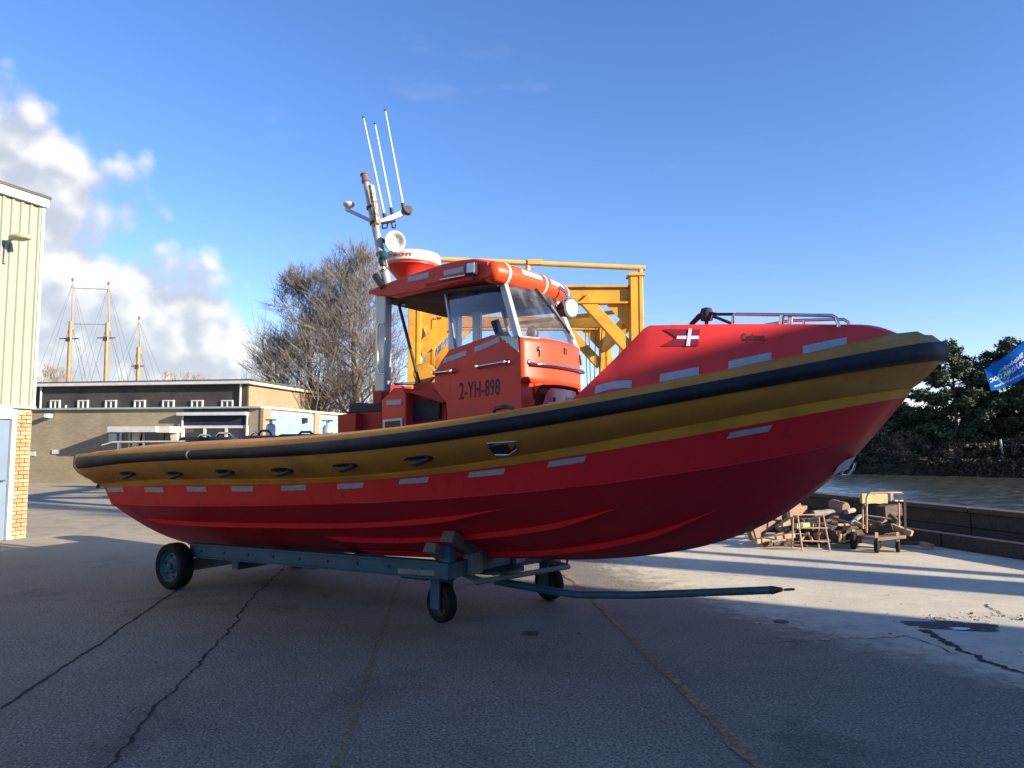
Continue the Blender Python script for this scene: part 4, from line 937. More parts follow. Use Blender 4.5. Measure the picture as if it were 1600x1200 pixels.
# brick base: pier of single bricks, then plain wall, door
MB().box((6.5 + .02, -so_ * 4.05, zc0 / 2 - .02), (12.96, 7.9, zc0 - .06)).build('base_wall', BRK2, shed)
xd = sw_(17, 740)[0]
BM = [pm('yellow_brick_a', (.36, .26, .13), (.31, .22, .11), .85, scale=9), pm('yellow_brick_b', (.31, .215, .105), (.26, .18, .09), .85, scale=9), pm('yellow_brick_c', (.40, .30, .165), (.35, .255, .135), .85, scale=9)]
rnd = random.Random(5); bmesh_ = {}
def brick(L):
    k = round(L, 3)
    if k not in bmesh_: bmesh_[k] = MB().box((L / 2, 0, .029), (L - .011, .06, .056)).mesh('brick')
    return bmesh_[k]
pier = MB().box((xd / 2 - .005, -so_ * .02, zc0 / 2 - .02), (xd + .03, .05, zc0 - .045)).build('brick_pier', pm('mortar', (.34, .29, .21), None, .95, scale=20), shed)
z_ = .0; k = 0
while z_ < zc0 - .09:
    x_ = -.012 if k % 2 == 0 else -.012
    xs = [.20, .10] if k % 2 == 0 else [.10, .20]
    tot = xd + .012; xs = [tot * .66, tot * .34] if k % 2 == 0 else [tot * .34, tot * .66]
    for L in xs:
        me = brick(L)
        o = bpy.data.objects.new('brick', me.copy() if False else me); col.objects.link(o); o.parent = pier; o.location = (x_, so_ * (.012 + rnd.uniform(-.002, .003)), z_)
        if not me.materials: me.materials.append(BM[0])
        o.material_slots[0].link = 'OBJECT'; o.material_slots[0].material = rnd.choice(BM); x_ += L
    z_ += .068; k += 1
dh = sw_(10, 636)[1]; dr_ = MB().box((xd + .04, so_ * .03, zc0 / 2 - .03), (.08, .10, zc0 - .08)).build('door_frame', FASC, shed)
MB().box((xd + .60, so_ * .03, zc0 - .13), (1.04, .10, .20)).build('door_lintel', FASC, shed)
dd = MB().box((xd + .60, so_ * .0, (zc0 - .24) / 2), (1.03, .05, zc0 - .25)).build('door', DOORB, shed); MB().tube([(xd + .16, so_ * .05, 1.0), (xd + .16, so_ * .09, 1.0), (xd + .26, so_ * .09, 1.0)], .012).build('handle', STEEL, dd)
# wall lamp sticking out from the cladding
lz = sw_(5, 380)[1]
la = empty('wall_lamp', SC + lx * .62 + snv * .05 + Vector((0, 0, lz)), math.atan2(snv.y, snv.x)); tag(la, 'cream street lamp head on a bracket high on the green shed', 'lamp')
MB().tube([(0, 0, -.35), (0, 0, -.05), (.06, 0, .03), (.16, 0, .06)], .025, 8).build('bracket', ALUD, la, 60)
m = MB(); rows = []
for x_, w_, h0_, h1_ in ((.12, .05, .04, .09), (.18, .09, .03, .12), (.34, .11, .0, .13), (.48, .10, .01, .11), (.54, .05, .03, .08)):
    rows.append([(x_, w_ * math.cos(a_), (h0_ + h1_) / 2 + (h1_ - h0_) / 2 * math.sin(a_)) for a_ in np.linspace(0, 2 * math.pi, 13)[:-1]])
m.grid(rows, True, True).build('lamp_head', pm('lamp_cream', (.46, .42, .28), (.38, .34, .23), .5, scale=8), la, 60)

# ------------------------------------------------------------------ brick workshop behind
WK = Vector((-9.5, 27.84, 0)); ww = Vector((.985, -.17, 0)).normalized(); wi = Vector((-ww.y, ww.x, 0))
wk = empty('brick_workshop', WK, math.atan2(ww.y, ww.x)); tag(wk, 'long low yellow brick workshop with dark upper storey and awning behind the stern', 'building')
def fx(u, v, y=0.):     # pixel on a plane parallel to the facade, local y -> x,z
    r = Vector(ray(u, v)); q = WK + wi * y; t = q.dot(wi) / r.dot(wi); p = r * t; p.z += CAMH; return (p - WK).dot(ww), p.z
def sx_(u, v, x=0.):    # pixel on a plane parallel to the side wall
    r = Vector(ray(u, v)); q = WK + ww * x; t = q.dot(ww) / r.dot(ww); p = r * t; p.z += CAMH; return (p - WK).dot(wi), p.z
zr = fx(300, 638.5)[1]; XL = -20.
wl_ = MB().box((XL / 2, 8, zr / 2), (-XL, 16, zr)).build('wall', BRK, wk)
MB().box((XL / 2, -.02, zr + .03), (-XL + .1, .22, .07)).build('roof_edge', ALU, wk)
MB().box((.02, 8, zr + .035), (.16, 15.9, .08)).build('roof_edge', FASC, wk)
# upper storey set back
yu = 3.; xu, zu0 = fx(387, 606, yu); zu = fx(300, 601, yu)[1]
up = MB().box(((XL + xu) / 2, yu + 4, (zr + zu) / 2 + .05), (xu - XL, 8, zu - zr)).build('upper_storey', UPW, wk)
MB().box((xu + .02, yu + 4, (zr + zu) / 2), (.05, 7.9, zu - zr - .12)).build('end_wall', BRK2, wk)
MB().box(((XL + xu) / 2 + .1, yu - .12, zu + .06), (xu - XL + .3, .36, .13)).build('fascia', FASC, wk); MB().box((xu + .12, yu + 4, zu + .045), (.3, 8.1, .13)).build('fascia', PLASTER, wk)
MB().box(((XL + xu) / 2 + .1, yu + 3.9, zu + .15), (xu - XL + .5, 8.4, .07)).build('roof', ROOFD, wk)
for u0, u1 in ((80, 95), (123, 139), (166, 183), (211, 228), (255, 273), (300, 318), (347, 365)):
    a, z1 = fx(u0, 625.5, yu); b, _ = fx(u1, 626, yu); fr_ = MB()
    for c_, s_ in ((((a + b) / 2, yu - .03, z1 - .02), (b - a, .08, .05)), ((a + .025, yu - .032, z1 - .30), (.05, .08, .55)), ((b - .025, yu - .032, z1 - .30), (.05, .08, .55)), (((a + b) / 2, yu - .031, z1 - .30), (.04, .07, .52)), (((a + b) / 2, yu - .03, z1 - .56), (b - a, .09, .05))): fr_.box(c_, s_)
    wo = fr_.build('window', FASC, wk); MB().box(((a + b) / 2, yu - .012, z1 - .29), (b - a - .06, .02, .5)).build('pane', DKGLASS, wo)
for u in (66, 377): a, _ = fx(u, 620, yu); MB().tube([(a, yu - .08, zr), (a, yu - .08, zu)], .045, 8).build('downpipe', FASC, wk, 60)
a, _ = fx(114, 630, yu); MB().tube([(a, yu - .4, zr), (a, yu - .4, zr + .32)], .04, 8).build('vent_pipe', FASC, wk)
# entrance with deep canopy
a, zt_ = fx(168, 666.5, -.9); b, zb_ = fx(243, 675, -.9); b2 = fx(265, 670, 0)[0]
MB().box(((a + b) / 2, -.45, (zt_ + zb_) / 2), (b - a, .9, zt_ - zb_)).build('canopy', FASC, wk)
MB().box((b + .25, -.40, (zt_ + zb_) / 2 - .01), (.5, .8, zt_ - zb_ + .02)).build('canopy_end', PLASTER, wk)
MB().prism([(b + .12, -.1, zb_), (b + .45, -.1, zb_), (b + .45, -.1, 0), (b + .32, -.1, 0), (b + .32, -.1, zb_ - .8)], (0, -.14, 0)).build('canopy_bracket', PLASTER, wk)
MB().prism([(a + .55, -.1, zb_), (a + .85, -.1, zb_), (a + .75, -.1, zb_ - .5), (a + .70, -.1, 0), (a + .6, -.1, 0)], (0, -.14, 0)).build('canopy_bracket', PLASTER, wk)
d0, d1 = fx(204, 690)[0], fx(257, 690)[0]; MB().box(((d0 + d1) / 2, -.02, 1.05), (d1 - d0, .06, 2.1)).build('entrance_glazing', DKGLASS, wk)
for u in (190, 204, 213, 226): q = fx(u, 690)[0]; MB().box((q, -.05, 1.06), (.09, .05, 2.12)).build('door_post', FASC, wk)
q, z_ = fx(177, 684); MB().box((q, -.02, z_), (.36, .03, .32)).build('notice_board', WHITE, wk)
q, z_ = fx(275, 685); MB().box((q, -.02, z_ - .1), (.22, .03, .42)).build('notice_board', PLASTER, wk)
for u, v in ((50, 709), (88, 706)): q, z_ = fx(u, v); MB().box((q, -.02, z_), (.34, .03, .16)).build('wall_vent', FASC, wk)
# awning window
a, z1 = fx(289, 640); b, _ = fx(388, 640); zc_, zw0 = fx(340, 646)[1], fx(340, 667)[1]
MB().box(((a + b) / 2, -.03, (zc_ + zw0) / 2 + .08), (b - a, .05, zc_ - zw0 + .18)).build('window_blind', NAVY, wk)
MB().box(((a + b) / 2 - .06, -.16, zc_ - .02), (b - a + .22, .26, .12)).build('awning_cassette', FASC, wk)
for q in (a - .02, b + .02): MB().bar((q, -.10, zc_), (q, -.14, .4), .05, .05, (0, 1, 0)).build('awning_rail', FASC, wk)
gl_ = MB().box(((a + b) / 2, -.02, (zw0 + .6) / 2), (b - a, .04, zw0 - .6)).build('shop_window', DKGLASS, wk)
for k in (0, .34, .68, 1): MB().box((a + (b - a) * k, -.06, (zw0 + .6) / 2), (.10, .05, zw0 - .6)).build('window_frame', FASC, gl_)
MB().box(((a + b) / 2, -.062, zw0), (b - a + .1, .05, .10)).build('window_frame', FASC, gl_)
# wall lamp on the facade
q, z_ = fx(82, 650); wlp = MB().box((q, -.22, z_), (.16, .30, .16)).build('facade_lamp', FASC, wk, bevel=.02); MB().bar((q - .1, -.02, z_), (q, -.15, z_), .05, .05).build('lamp_bracket', ALU, wlp)
# sunny side wall: piers, pale blue panels, white sills
yb0, zt_ = sx_(413, 640); 
for (u0, u1) in ((416, 488), (497, 560)):
    y0, _ = sx_(u0, 650); y1, _ = sx_(u1, 660); z0, z1 = 1.72, zr - .10
    n = max(3, int((y1 - y0) / .55))
    for i in range(n): MB().box((.03, y0 + (y1 - y0) * (i + .5) / n, (z0 + z1) / 2), (.05, (y1 - y0) / n - .012, z1 - z0)).build('blue_panel', PLAST, wk)
    MB().box((.06, (y0 + y1) / 2, z0 - .03), (.10, y1 - y0 + .04, .09)).build('sill', FASC, wk)
    MB().box((.05, (y0 + y1) / 2, .85), (.05, y1 - y0, 1.5)).build('white_door', FASC, wk)
for u in (407, 492):
    y0, _ = sx_(u, 660); MB().box((.06, y0 if u > 410 else .28, zr / 2), (.12, .62 if u < 410 else .5, zr - .004)).build('brick_pier', BRK2, wk)
y0, z0 = sx_(472, 657); MB().box((.12, y0, z0), (.14, .3, .22)).build('floodlight', BLK, wk)

# ------------------------------------------------------------------ tall ship masts behind the workshop
ship = empty('sailing_ship', at(160, 690, 75) * 1.0); ship.location.z = -1; SP = ship.location.copy()
tag(ship, 'three-masted sailing ship, only its varnished masts showing above the workshop roof', 'ship')
def shp(u, v, d=75): p = at(u, v, d); return p - SP
m = MB(); rows = []
for x_, w_, h_ in ((-13, .3, 3.0), (-9, 2.2, 2.6), (0, 3, 2.2), (9, 2.4, 2.5), (12.5, .9, 2.9)): rows.append([(x_, -w_, h_), (x_ * .95, -w_ * .8, 0), (x_ * .9, 0, -1.2), (x_ * .95, w_ * .8, 0), (x_, w_, h_)])
m.grid(rows, True, True).build('hull', IRON, ship)
for (ub, ut, vt, vsp, vm, cu0, cu1) in ((103, 113.5, 437, 529, 503, 93, 123), (163, 169.5, 443, 528, 505, 152, 180), (214, 217.5, 497, 572, 543, 205, 225)):
    a, b = shp(ub, 690), shp(ut, vt); mid = a.lerp(b, (690 - vm) / (690 - vt)); a.z = 2
    mm = MB().tube([a, mid], [.27, .20], 10).build('mast', MASTW, ship, 60); MB().tube([a.lerp(mid, .93) + Vector((.2, 0, 0)), b], [.10, .055], 8).build('topmast', MASTW, mm, 60)
    MB().lathe([(0, -.2), (.11, -.12), (.11, .12), (0, .2)], b, (0, 0, 1), 8).build('truck', pm('red_truck', (.35, .05, .05), None, .6), mm)
    c0, c1 = shp(cu0, vsp), shp(cu1, vsp); MB().tube([c0, c1], .06, 6).build('crosstree', IRON, mm)
    MB().box((c0 + c1) / 2 + Vector((0, 0, -.1)), (.42, .42, .45)).build('mast_cap', IRON, mm)
    top_ = shp(ut, vt + 6)
    for dx in (-5.2, -3.6, -2.6, 2.4, 3.4, 5.0):
        e_ = Vector((a.x + dx, 1 if dx > 0 else -1, 2)); MB().tube([top_ if abs(dx) > 3 else (c0 if dx < 0 else c1), e_], .018, 3).build('stay_wire', ROPE, mm)
        if abs(dx) < 3.5: MB().tube([mid, e_], .028, 3).build('stay_wire', ROPE, mm)
MB().tube([shp(114, 450), shp(169, 452)], .03, 3).build('stay_wire', ROPE, ship); MB().tube([shp(111, 506), shp(166, 507)], .03, 3).build('stay_wire', ROPE, ship)

# ------------------------------------------------------------------ yellow boat hoist
DN, DF = 15.0, 20.2
gx0, gx1 = at(648, 600, DN).x, at(995, 600, DN).x; gxf0, gxf1 = at(672, 600, DF).x, at(944, 600, DF).x
ga = empty('boat_hoist', ((gx0 + gx1) / 2, (DN + DF) / 2, 0)); GP = ga.location.copy(); tag(ga, 'yellow travelling boat hoist frame standing behind the wheelhouse', 'boat hoist')
def G(x_, y_, z_): return Vector((x_, y_, z_)) - GP
zn = at(995, 428, DN).z; zbt, zbb = at(930, 449, DN).z, at(930, 474, DN).z; zft, zfb = at(900, 496, DF).z, at(900, 515, DF).z
cols = [(gx0, DN, zn - .1), (gx1, DN, zn), (gxf0, DF, zft), (gxf1, DF, zft)]
for x_, y_, z_ in cols:
    c_ = MB().box(G(x_, y_, z_ / 2 + .25), (.26, .30, z_ - .5)).build('column', YCR, ga, bevel=.01)
    MB().box(G(x_ + .07, y_ - .155, z_ / 2 + .3), (.035, .02, z_ - .7)).build('column_rib', YCR, c_)
    MB().box(G(x_, y_, z_ - .05), (.34, .38, .04)).build('cap_plate', YCR, c_)
    hw = MB().lathe([(.1, -.16), (.28, -.15), (.34, -.1), (.34, .1), (.28, .15), (.1, .16)], G(x_, y_, .34), (1, 0, 0), 24).build('hoist_wheel', TYRE, ga, 40)
for y_, za, zb, x0, x1, th in ((DN, zbt, zbb, gx0, gx1, .24), (DF, zft, zfb, gxf0, gxf1, .24)):
    MB().box(G((x0 + x1) / 2, y_, (za + zb) / 2), (x1 - x0 - .26, th * .35, za - zb - .06)).build('top_beam', YCR, ga)
    for z_ in (za, zb): MB().box(G((x0 + x1) / 2, y_, z_), (x1 - x0 - .27, th, .035)).build('beam_flange', YCR, ga)
    for sg, x_ in ((1, x0), (-1, x1)):      # knee braces
        MB().prism([G(x_ + sg * .13, y_ - .09, zb), G(x_ + sg * 1.15, y_ - .09, zb), G(x_ + sg * .85, y_ - .09, zb - .0), G(x_ + sg * .13, y_ - .09, zb - 1.05)], (0, .18, 0)) if False else None
        MB().bar(G(x_ + sg * .10, y_, zb - 1.0), G(x_ + sg * 1.08, y_, zb + .10), .24, .19, (0, 1, 0)).build('knee_brace', YCR, ga, bevel=.006)
        MB().prism([G(x_ + sg * .13, y_ - .02, zb - .01), G(x_ + sg * .62, y_ - .02, zb - .01), G(x_ + sg * .13, y_ - .02, zb - .55)], (0, .04, 0)).build('gusset', YCR, ga)
for xa, xb, za in ((gx0, gxf0, zbt - .55), (gx1, gxf1, zbt - .55)):
    MB().bar(G(xa, DN + .15, za), G(xb, DF - .15, za), .18, .30).build('side_beam', YCR, ga)
    MB().bar(G(xa, DN + .15, .75), G(xb, DF - .15, .75), .18, .26).build('side_beam', YCR, ga)
MB().bar(G(gxf1 + .05, DF, zfb), G(gxf1 + .55, DF - .1, 1.0), .12, .14, (0, 1, 0)).build('raking_leg', YCR, ga)
MB().bar(G(gx1 - .15, DN + .6, zbb - .3), G(gx1 - .45, DN + .9, 1.0), .10, .12, (0, 1, 0)).build('raking_leg', YCR, ga)
MB().bar(G(gx0 + .3, DN + 2.4, zbt - .35), G(gx1 - .3, DN + 2.4, zbt - .35), .14, .22).build('trolley_beam', YCR, ga)
MB().tube([G(gx0 + 2.0, DN + 1.6, zbt - .5), G(gx1 - .02, DN + .1, zbb - .12)], .045, 10).build('hydraulic_pipe', PIPE, ga, 60)
# handrail pipe on top
h0_, h1_ = at(680, 405, DN), at(1008, 419, DN); hp = MB().tube([h0_ - GP, at(826, 411, DN) - GP, h1_ - GP], .055, 10).build('top_pipe', PIPE, ga, 60)
MB().box(at(836, 410, DN) - GP, (.30, .14, .10)).build('pipe_clamp', PIPE, hp)
for u, v0, v1 in ((825, 411, 450), (1001, 420, 436)): MB().tube([at(u, v0, DN) - GP, at(u - 2, v1, DN) - GP], .05, 8).build('pipe_post', PIPE, hp)
for x_, y_, z_, b_ in ((gx1 - .55, DN + 2.4, zbt - .45, .12), (gx1 - .40, DN + 2.4, zbt - .45, .2), (gxf1 - .5, DF - .8, zfb, -.1), (gxf1 - .6, DF - .9, zfb, -.1), (gx0 + .5, DN + 2.4, zbt - .45, .1)):
    MB().tube([G(x_, y_, z_), G(x_ - b_, y_, .9)], .012, 5).build('hoist_cable', ROPE, ga)
# ------------------------------------------------------------------ water, far bank
WAT = bpy.data.materials.new('canal_water'); WAT.use_nodes = True; t = NT(WAT.node_tree); b = WAT.node_tree.nodes['Principled BSDF']
P = t.n('ShaderNodeTexCoord').outputs['Object']; mp = t.n('ShaderNodeMapping'); t.put(mp.inputs[0], P); mp.inputs['Scale'].default_value = (.45, 1.3, 1)
b.inputs['Base Color'].default_value = (.058, .066, .058, 1); b.inputs['Roughness'].default_value = .12; b.inputs['Specular IOR Level'].default_value = .5
x = t.n('ShaderNodeBump'); x.inputs['Strength'].default_value = .8; x.inputs['Distance'].default_value = .06
t.put(x.inputs['Height'], t.m('ADD', t.noise(mp.outputs[0], 1.3, 6, .68), t.m('MULTIPLY', t.noise(mp.outputs[0], .3, 3), 1.2))); t.put(b.inputs['Normal'], x.outputs[0])
struct(MB().add([(-500, -200, -1.0), (600, -200, -1.0), (600, 700, -1.0), (-500, 700, -1.0)], [(0, 1, 2, 3)]).build('water', WAT, fix=False))
m = MB(); rw = []; rnd = random.Random(8)
wv_ = [(rnd.uniform(.35, 1.5), rnd.uniform(-.9, .9) + 1.9, rnd.uniform(0, 6.3)) for _ in range(22)]
for i in range(230):
    D_ = 9 * (75 / 9) ** (i / 229); r_ = []
    for j in range(240):
        X_ = D_ * ((930 + 1000 * j / 239) - 800) / FPX; z_ = 0
        amp = .55 + .9 * max(0, mnoise.noise(Vector((X_ * .10, D_ * .05, 1.3))) + .25)
        for lam, an_, ph in wv_: z_ += .0085 * lam * math.sin((X_ * math.cos(an_) + D_ * math.sin(an_)) * 6.283 / lam + ph)
        r_.append((X_, D_, -.90 + z_ * amp))
    rw.append(r_)
m.grid(rw); wr = struct(m.build('water_ripples', WAT, None, fix=False)); wr.data.shade_smooth()
for q in wr.data.polygons[:1]:
    if q.normal.z < 0: wr.data.flip_normals()
BA, BB = Vector((27, 58.6, 0)), Vector((36.6, 52.5, 0)); bd = (BA - BB).normalized(); bn = Vector((-bd.y, bd.x, 0)); bn = bn if bn.y > 0 else -bn
SOIL = pm('bank_earth', (.035, .034, .022), (.06, .055, .035), .95, scale=1.2, bump=.6, bscale=4)
m = MB(); rows = []
rnd = random.Random(2)
for i in range(61):
    p = BB - bd * 50 + bd * 250 * i / 60; j = rnd.uniform(-.4, .4)
    rows.append([p + bn * j + Vector((0, 0, -1.4)), p + bn * (.25 + j) + Vector((0, 0, -.1)), p + bn * (1.6 + j) + Vector((0, 0, .35 + rnd.uniform(-.1, .15))), p + bn * 8 + Vector((0, 0, .5)), p + bn * 250 + Vector((0, 0, .6))])
m.grid(rows); fb2 = struct(m.build('far_bank', SOIL, fix=False))
for q in fb2.data.polygons:
    if q.normal.z < 0: q.flip()
LEAF = {}
def leafmat(name, c1, c2):
    m = pm(name, c1, c2, .7, scale=.9, spec=.2, lo=.4, hi=.6); return m
LEAF['pine'] = leafmat('pine_needles', (.042, .062, .030), (.075, .098, .045)); LEAF['pine2'] = leafmat('pine_needles_light', (.050, .075, .028), (.085, .11, .045))
LEAF['bush'] = leafmat('dark_shrub', (.038, .044, .026), (.085, .075, .048)); LEAF['brown'] = leafmat('brown_shrub', (.15, .115, .075), (.22, .17, .11)); LEAF['reed'] = leafmat('reed', (.05, .045, .028), (.09, .075, .04))
def tuft(V, F, c, r, n, sz, rnd, flat=1.):
    for _ in range(n):
        d = Vector((rnd.gauss(0, 1), rnd.gauss(0, 1), rnd.gauss(0, 1) * flat)); d.normalize(); p = c + d * r * rnd.uniform(.25, 1)
        a = Vector((rnd.gauss(0, 1), rnd.gauss(0, 1), rnd.gauss(0, .7))).normalized() * sz * rnd.uniform(.6, 1.3); b_ = a.cross(d).normalized() * sz * rnd.uniform(.25, .5) if a.cross(d).length > 1e-3 else Vector((0, 0, sz * .3))
        k = len(V); V += [p - a, p + b_, p + a, p - b_]; F.append((k, k + 1, k + 2, k + 3))
def conifer(loc, H, R, label, seed, mat, base=.12, n=1150, grp='pines on the far bank', taper=.62):
    rnd = random.Random(seed); e = empty('pine_tree', loc); tag(e, label, 'tree', grp)
    lean = Vector((rnd.uniform(-.3, .3), 0, 0))
    MB().tube([Vector((0, 0, -.3)), lean * .5 + Vector((0, 0, H * .5)), lean + Vector((0, 0, H * .95))], [.03 * H * .6, .02 * H * .6, .02], 8).build('trunk', BARK, e, 60)
    V, F = [], []; br = MB(); k = 0
    nb = 62
    for i in range(nb):
        f = base + (1 - base) * (i / nb) ** .9; z = f * H; rr = R * (1 - ((f - base) / (1 - base)) ** 3.0) ** taper * rnd.uniform(.55, 1.12) * (.7 + .3 * min(1, (f - base) / .25)); a = rnd.uniform(0, 2 * math.pi)
        d = Vector((math.cos(a), math.sin(a), rnd.uniform(-.05, .35))); s_ = lean * f + Vector((0, 0, z)); tip = s_ + d * rr
        br.tube([s_, tip], [.05, .015], 4)
        m_ = max(2, int(n / nb * rr / R * 1.9))
        for q in range(m_):
            t_ = rnd.uniform(.25, 1.05) ** .7; c = s_ + d * rr * t_ + Vector((rnd.gauss(0, .22), rnd.gauss(0, .22), rnd.gauss(0, .16)))
            tuft(V, F, c, rnd.uniform(.22, .42), 22, .15, rnd, .6)
    br.build('limb', BARK, e)['kind'] = 'stuff'
    MB().add(V, F).build('crown', mat, e, fix=False); return e
def onbank(u, depth):  # point on far bank in the direction of pixel column u
    r = ray(u, 690); r = Vector((r[0], r[1], 0)); q = BA + bn * depth; t_ = q.dot(bn) / r.dot(bn); p = r * t_; return Vector((p.x, p.y, .4))
def htop(loc, v): d = loc.y; return CAMH + (690 - v) * d / FPX - loc.z
for u, dep, v, R, l, s_, mt_, ba in ((1497, 3, 536, 3.2, 'tall dark pine on the far bank just right of the bow', 1, 'pine', .10),
     (1583, 4, 533, 3.3, 'tall pine behind the blue flag on the far bank', 2, 'pine', .1), (1630, 3, 560, 2.6, 'pine cut by the right edge behind the flag', 3, 'pine2', .05), (1545, 8, 590, 1.9, 'shorter lighter pine between the two tall pines', 4, 'pine2', .05),
     (1450, 9, 640, 1.9, 'low pine left of the tall dark pine, under the bow tip', 5, 'pine', .0), (1405, 6, 634, 1.6, 'small dark pine beside the raked red stem', 6, 'pine', .0), (1375, 9, 655, 1.5, 'lowest dark pine half hidden behind the red stem', 7, 'pine', .0), (1700, 5, 540, 2.8, 'pine outside the right edge on the far bank', 8, 'pine', .1)):
    p = onbank(u, dep); conifer(p, htop(p, v), R, l, s_, LEAF[mt_], ba)
def shrub(loc, H, R, label, seed, mat, n=70, grp='shrubs on the far bank', bare=False):
    rnd = random.Random(seed); e = empty('shrub', loc); tag(e, label, 'shrub', grp); V, F = [], []
    st = MB()
    for i in range(9):
        a = rnd.uniform(0, 6.28); st.tube([(0, 0, -.2), (math.cos(a) * R * .4, math.sin(a) * R * .4, H * .5), (math.cos(a) * R * .75, math.sin(a) * R * .75, H * rnd.uniform(.6, 1.05))], [.04, .025, .008], 4)
    st.build('stem', BARK, e)
    for i in range(n):
        a = rnd.uniform(0, 6.28); q = rnd.random() ** .5; z = rnd.uniform(.05, 1) * H * (1 - .45 * q ** 2) * rnd.uniform(.8, 1.1)
        tuft(V, F, Vector((math.cos(a) * q * R, math.sin(a) * q * R, z)), .35, 22, .13 if not bare else .11, rnd)
    MB().add(V, F).build('foliage', mat, e, fix=False)
SL = ['low dark shrub at the foot of the red stem', 'dark rounded shrub right of the stem on the far bank', 'brownish bare shrub below the low pine', 'dark shrub left of the tall dark pine trunk', 'grey-brown shrub under the tall dark pine', 'brown shrub between the pine trunks', 'dark shrub below the blue flag', 'tawny shrub at the right end of the bank', 'dark shrub at the right picture edge', 'dense dark shrub behind the bow eye', 'shrub outside the right edge']
for i, (u, dep, H_, R_, mt_) in enumerate(((1350, 2, 2.5, 1.8, 'bush'), (1385, 2.5, 2.3, 1.7, 'brown'), (1420, 2, 1.9, 1.6, 'brown'), (1455, 2.5, 2.0, 1.7, 'bush'), (1490, 1.8, 1.6, 1.5, 'brown'), (1525, 2.2, 1.7, 1.6, 'brown'), (1560, 2, 1.5, 1.6, 'bush'), (1590, 2.4, 1.6, 1.5, 'brown'), (1620, 2, 2.0, 1.7, 'bush'), (1325, 2, 2.4, 1.8, 'bush'), (1660, 2, 2.2, 1.8, 'bush'))):
    shrub(onbank(u, dep), H_, R_, SL[i], 20 + i, LEAF[mt_], 90 if mt_ == 'bush' else 55)
# hedge-like low growth at the water's edge and a wood behind
V, F = [], []; rnd = random.Random(9)
for i in range(2600):
    u = rnd.uniform(1270, 1760); p = onbank(u, rnd.uniform(-.15, 1.4)); tuft(V, F, Vector((p.x, p.y, rnd.uniform(-1.0, .35))), .3, 9, .14, rnd)
tag(MB().add(V, F).build('bank_growth', LEAF['bush'], None, fix=False), 'dark low growth along the far water edge', 'undergrowth', kind='stuff')
V, F = [], []
for i in range(2300):
    u = rnd.uniform(950, 1900); p = onbank(u, rnd.uniform(14, 24)); hgt = rnd.random() ** 1.3 * (1.5 + .8 * math.sin(u * .03)); tuft(V, F, Vector((p.x, p.y, .5 + hgt)), .55, 12, .26, rnd)
tag(MB().add(V, F).build('far_wood', LEAF['bush'], None, fix=False), 'dark wood far behind the bank shrubs', 'wood', kind='stuff')
p = onbank(1563, .8); MB_ = MB().tube([(0, 0, -.3), (.12, 0, 1.0), (0, 0, 2.0)], .07, 6).build('mooring_pole', WHITE); MB_.location = p - Vector((0, 0, .6)); tag(MB_, 'thin crooked pale pole at the far water edge under the pines', 'pole')

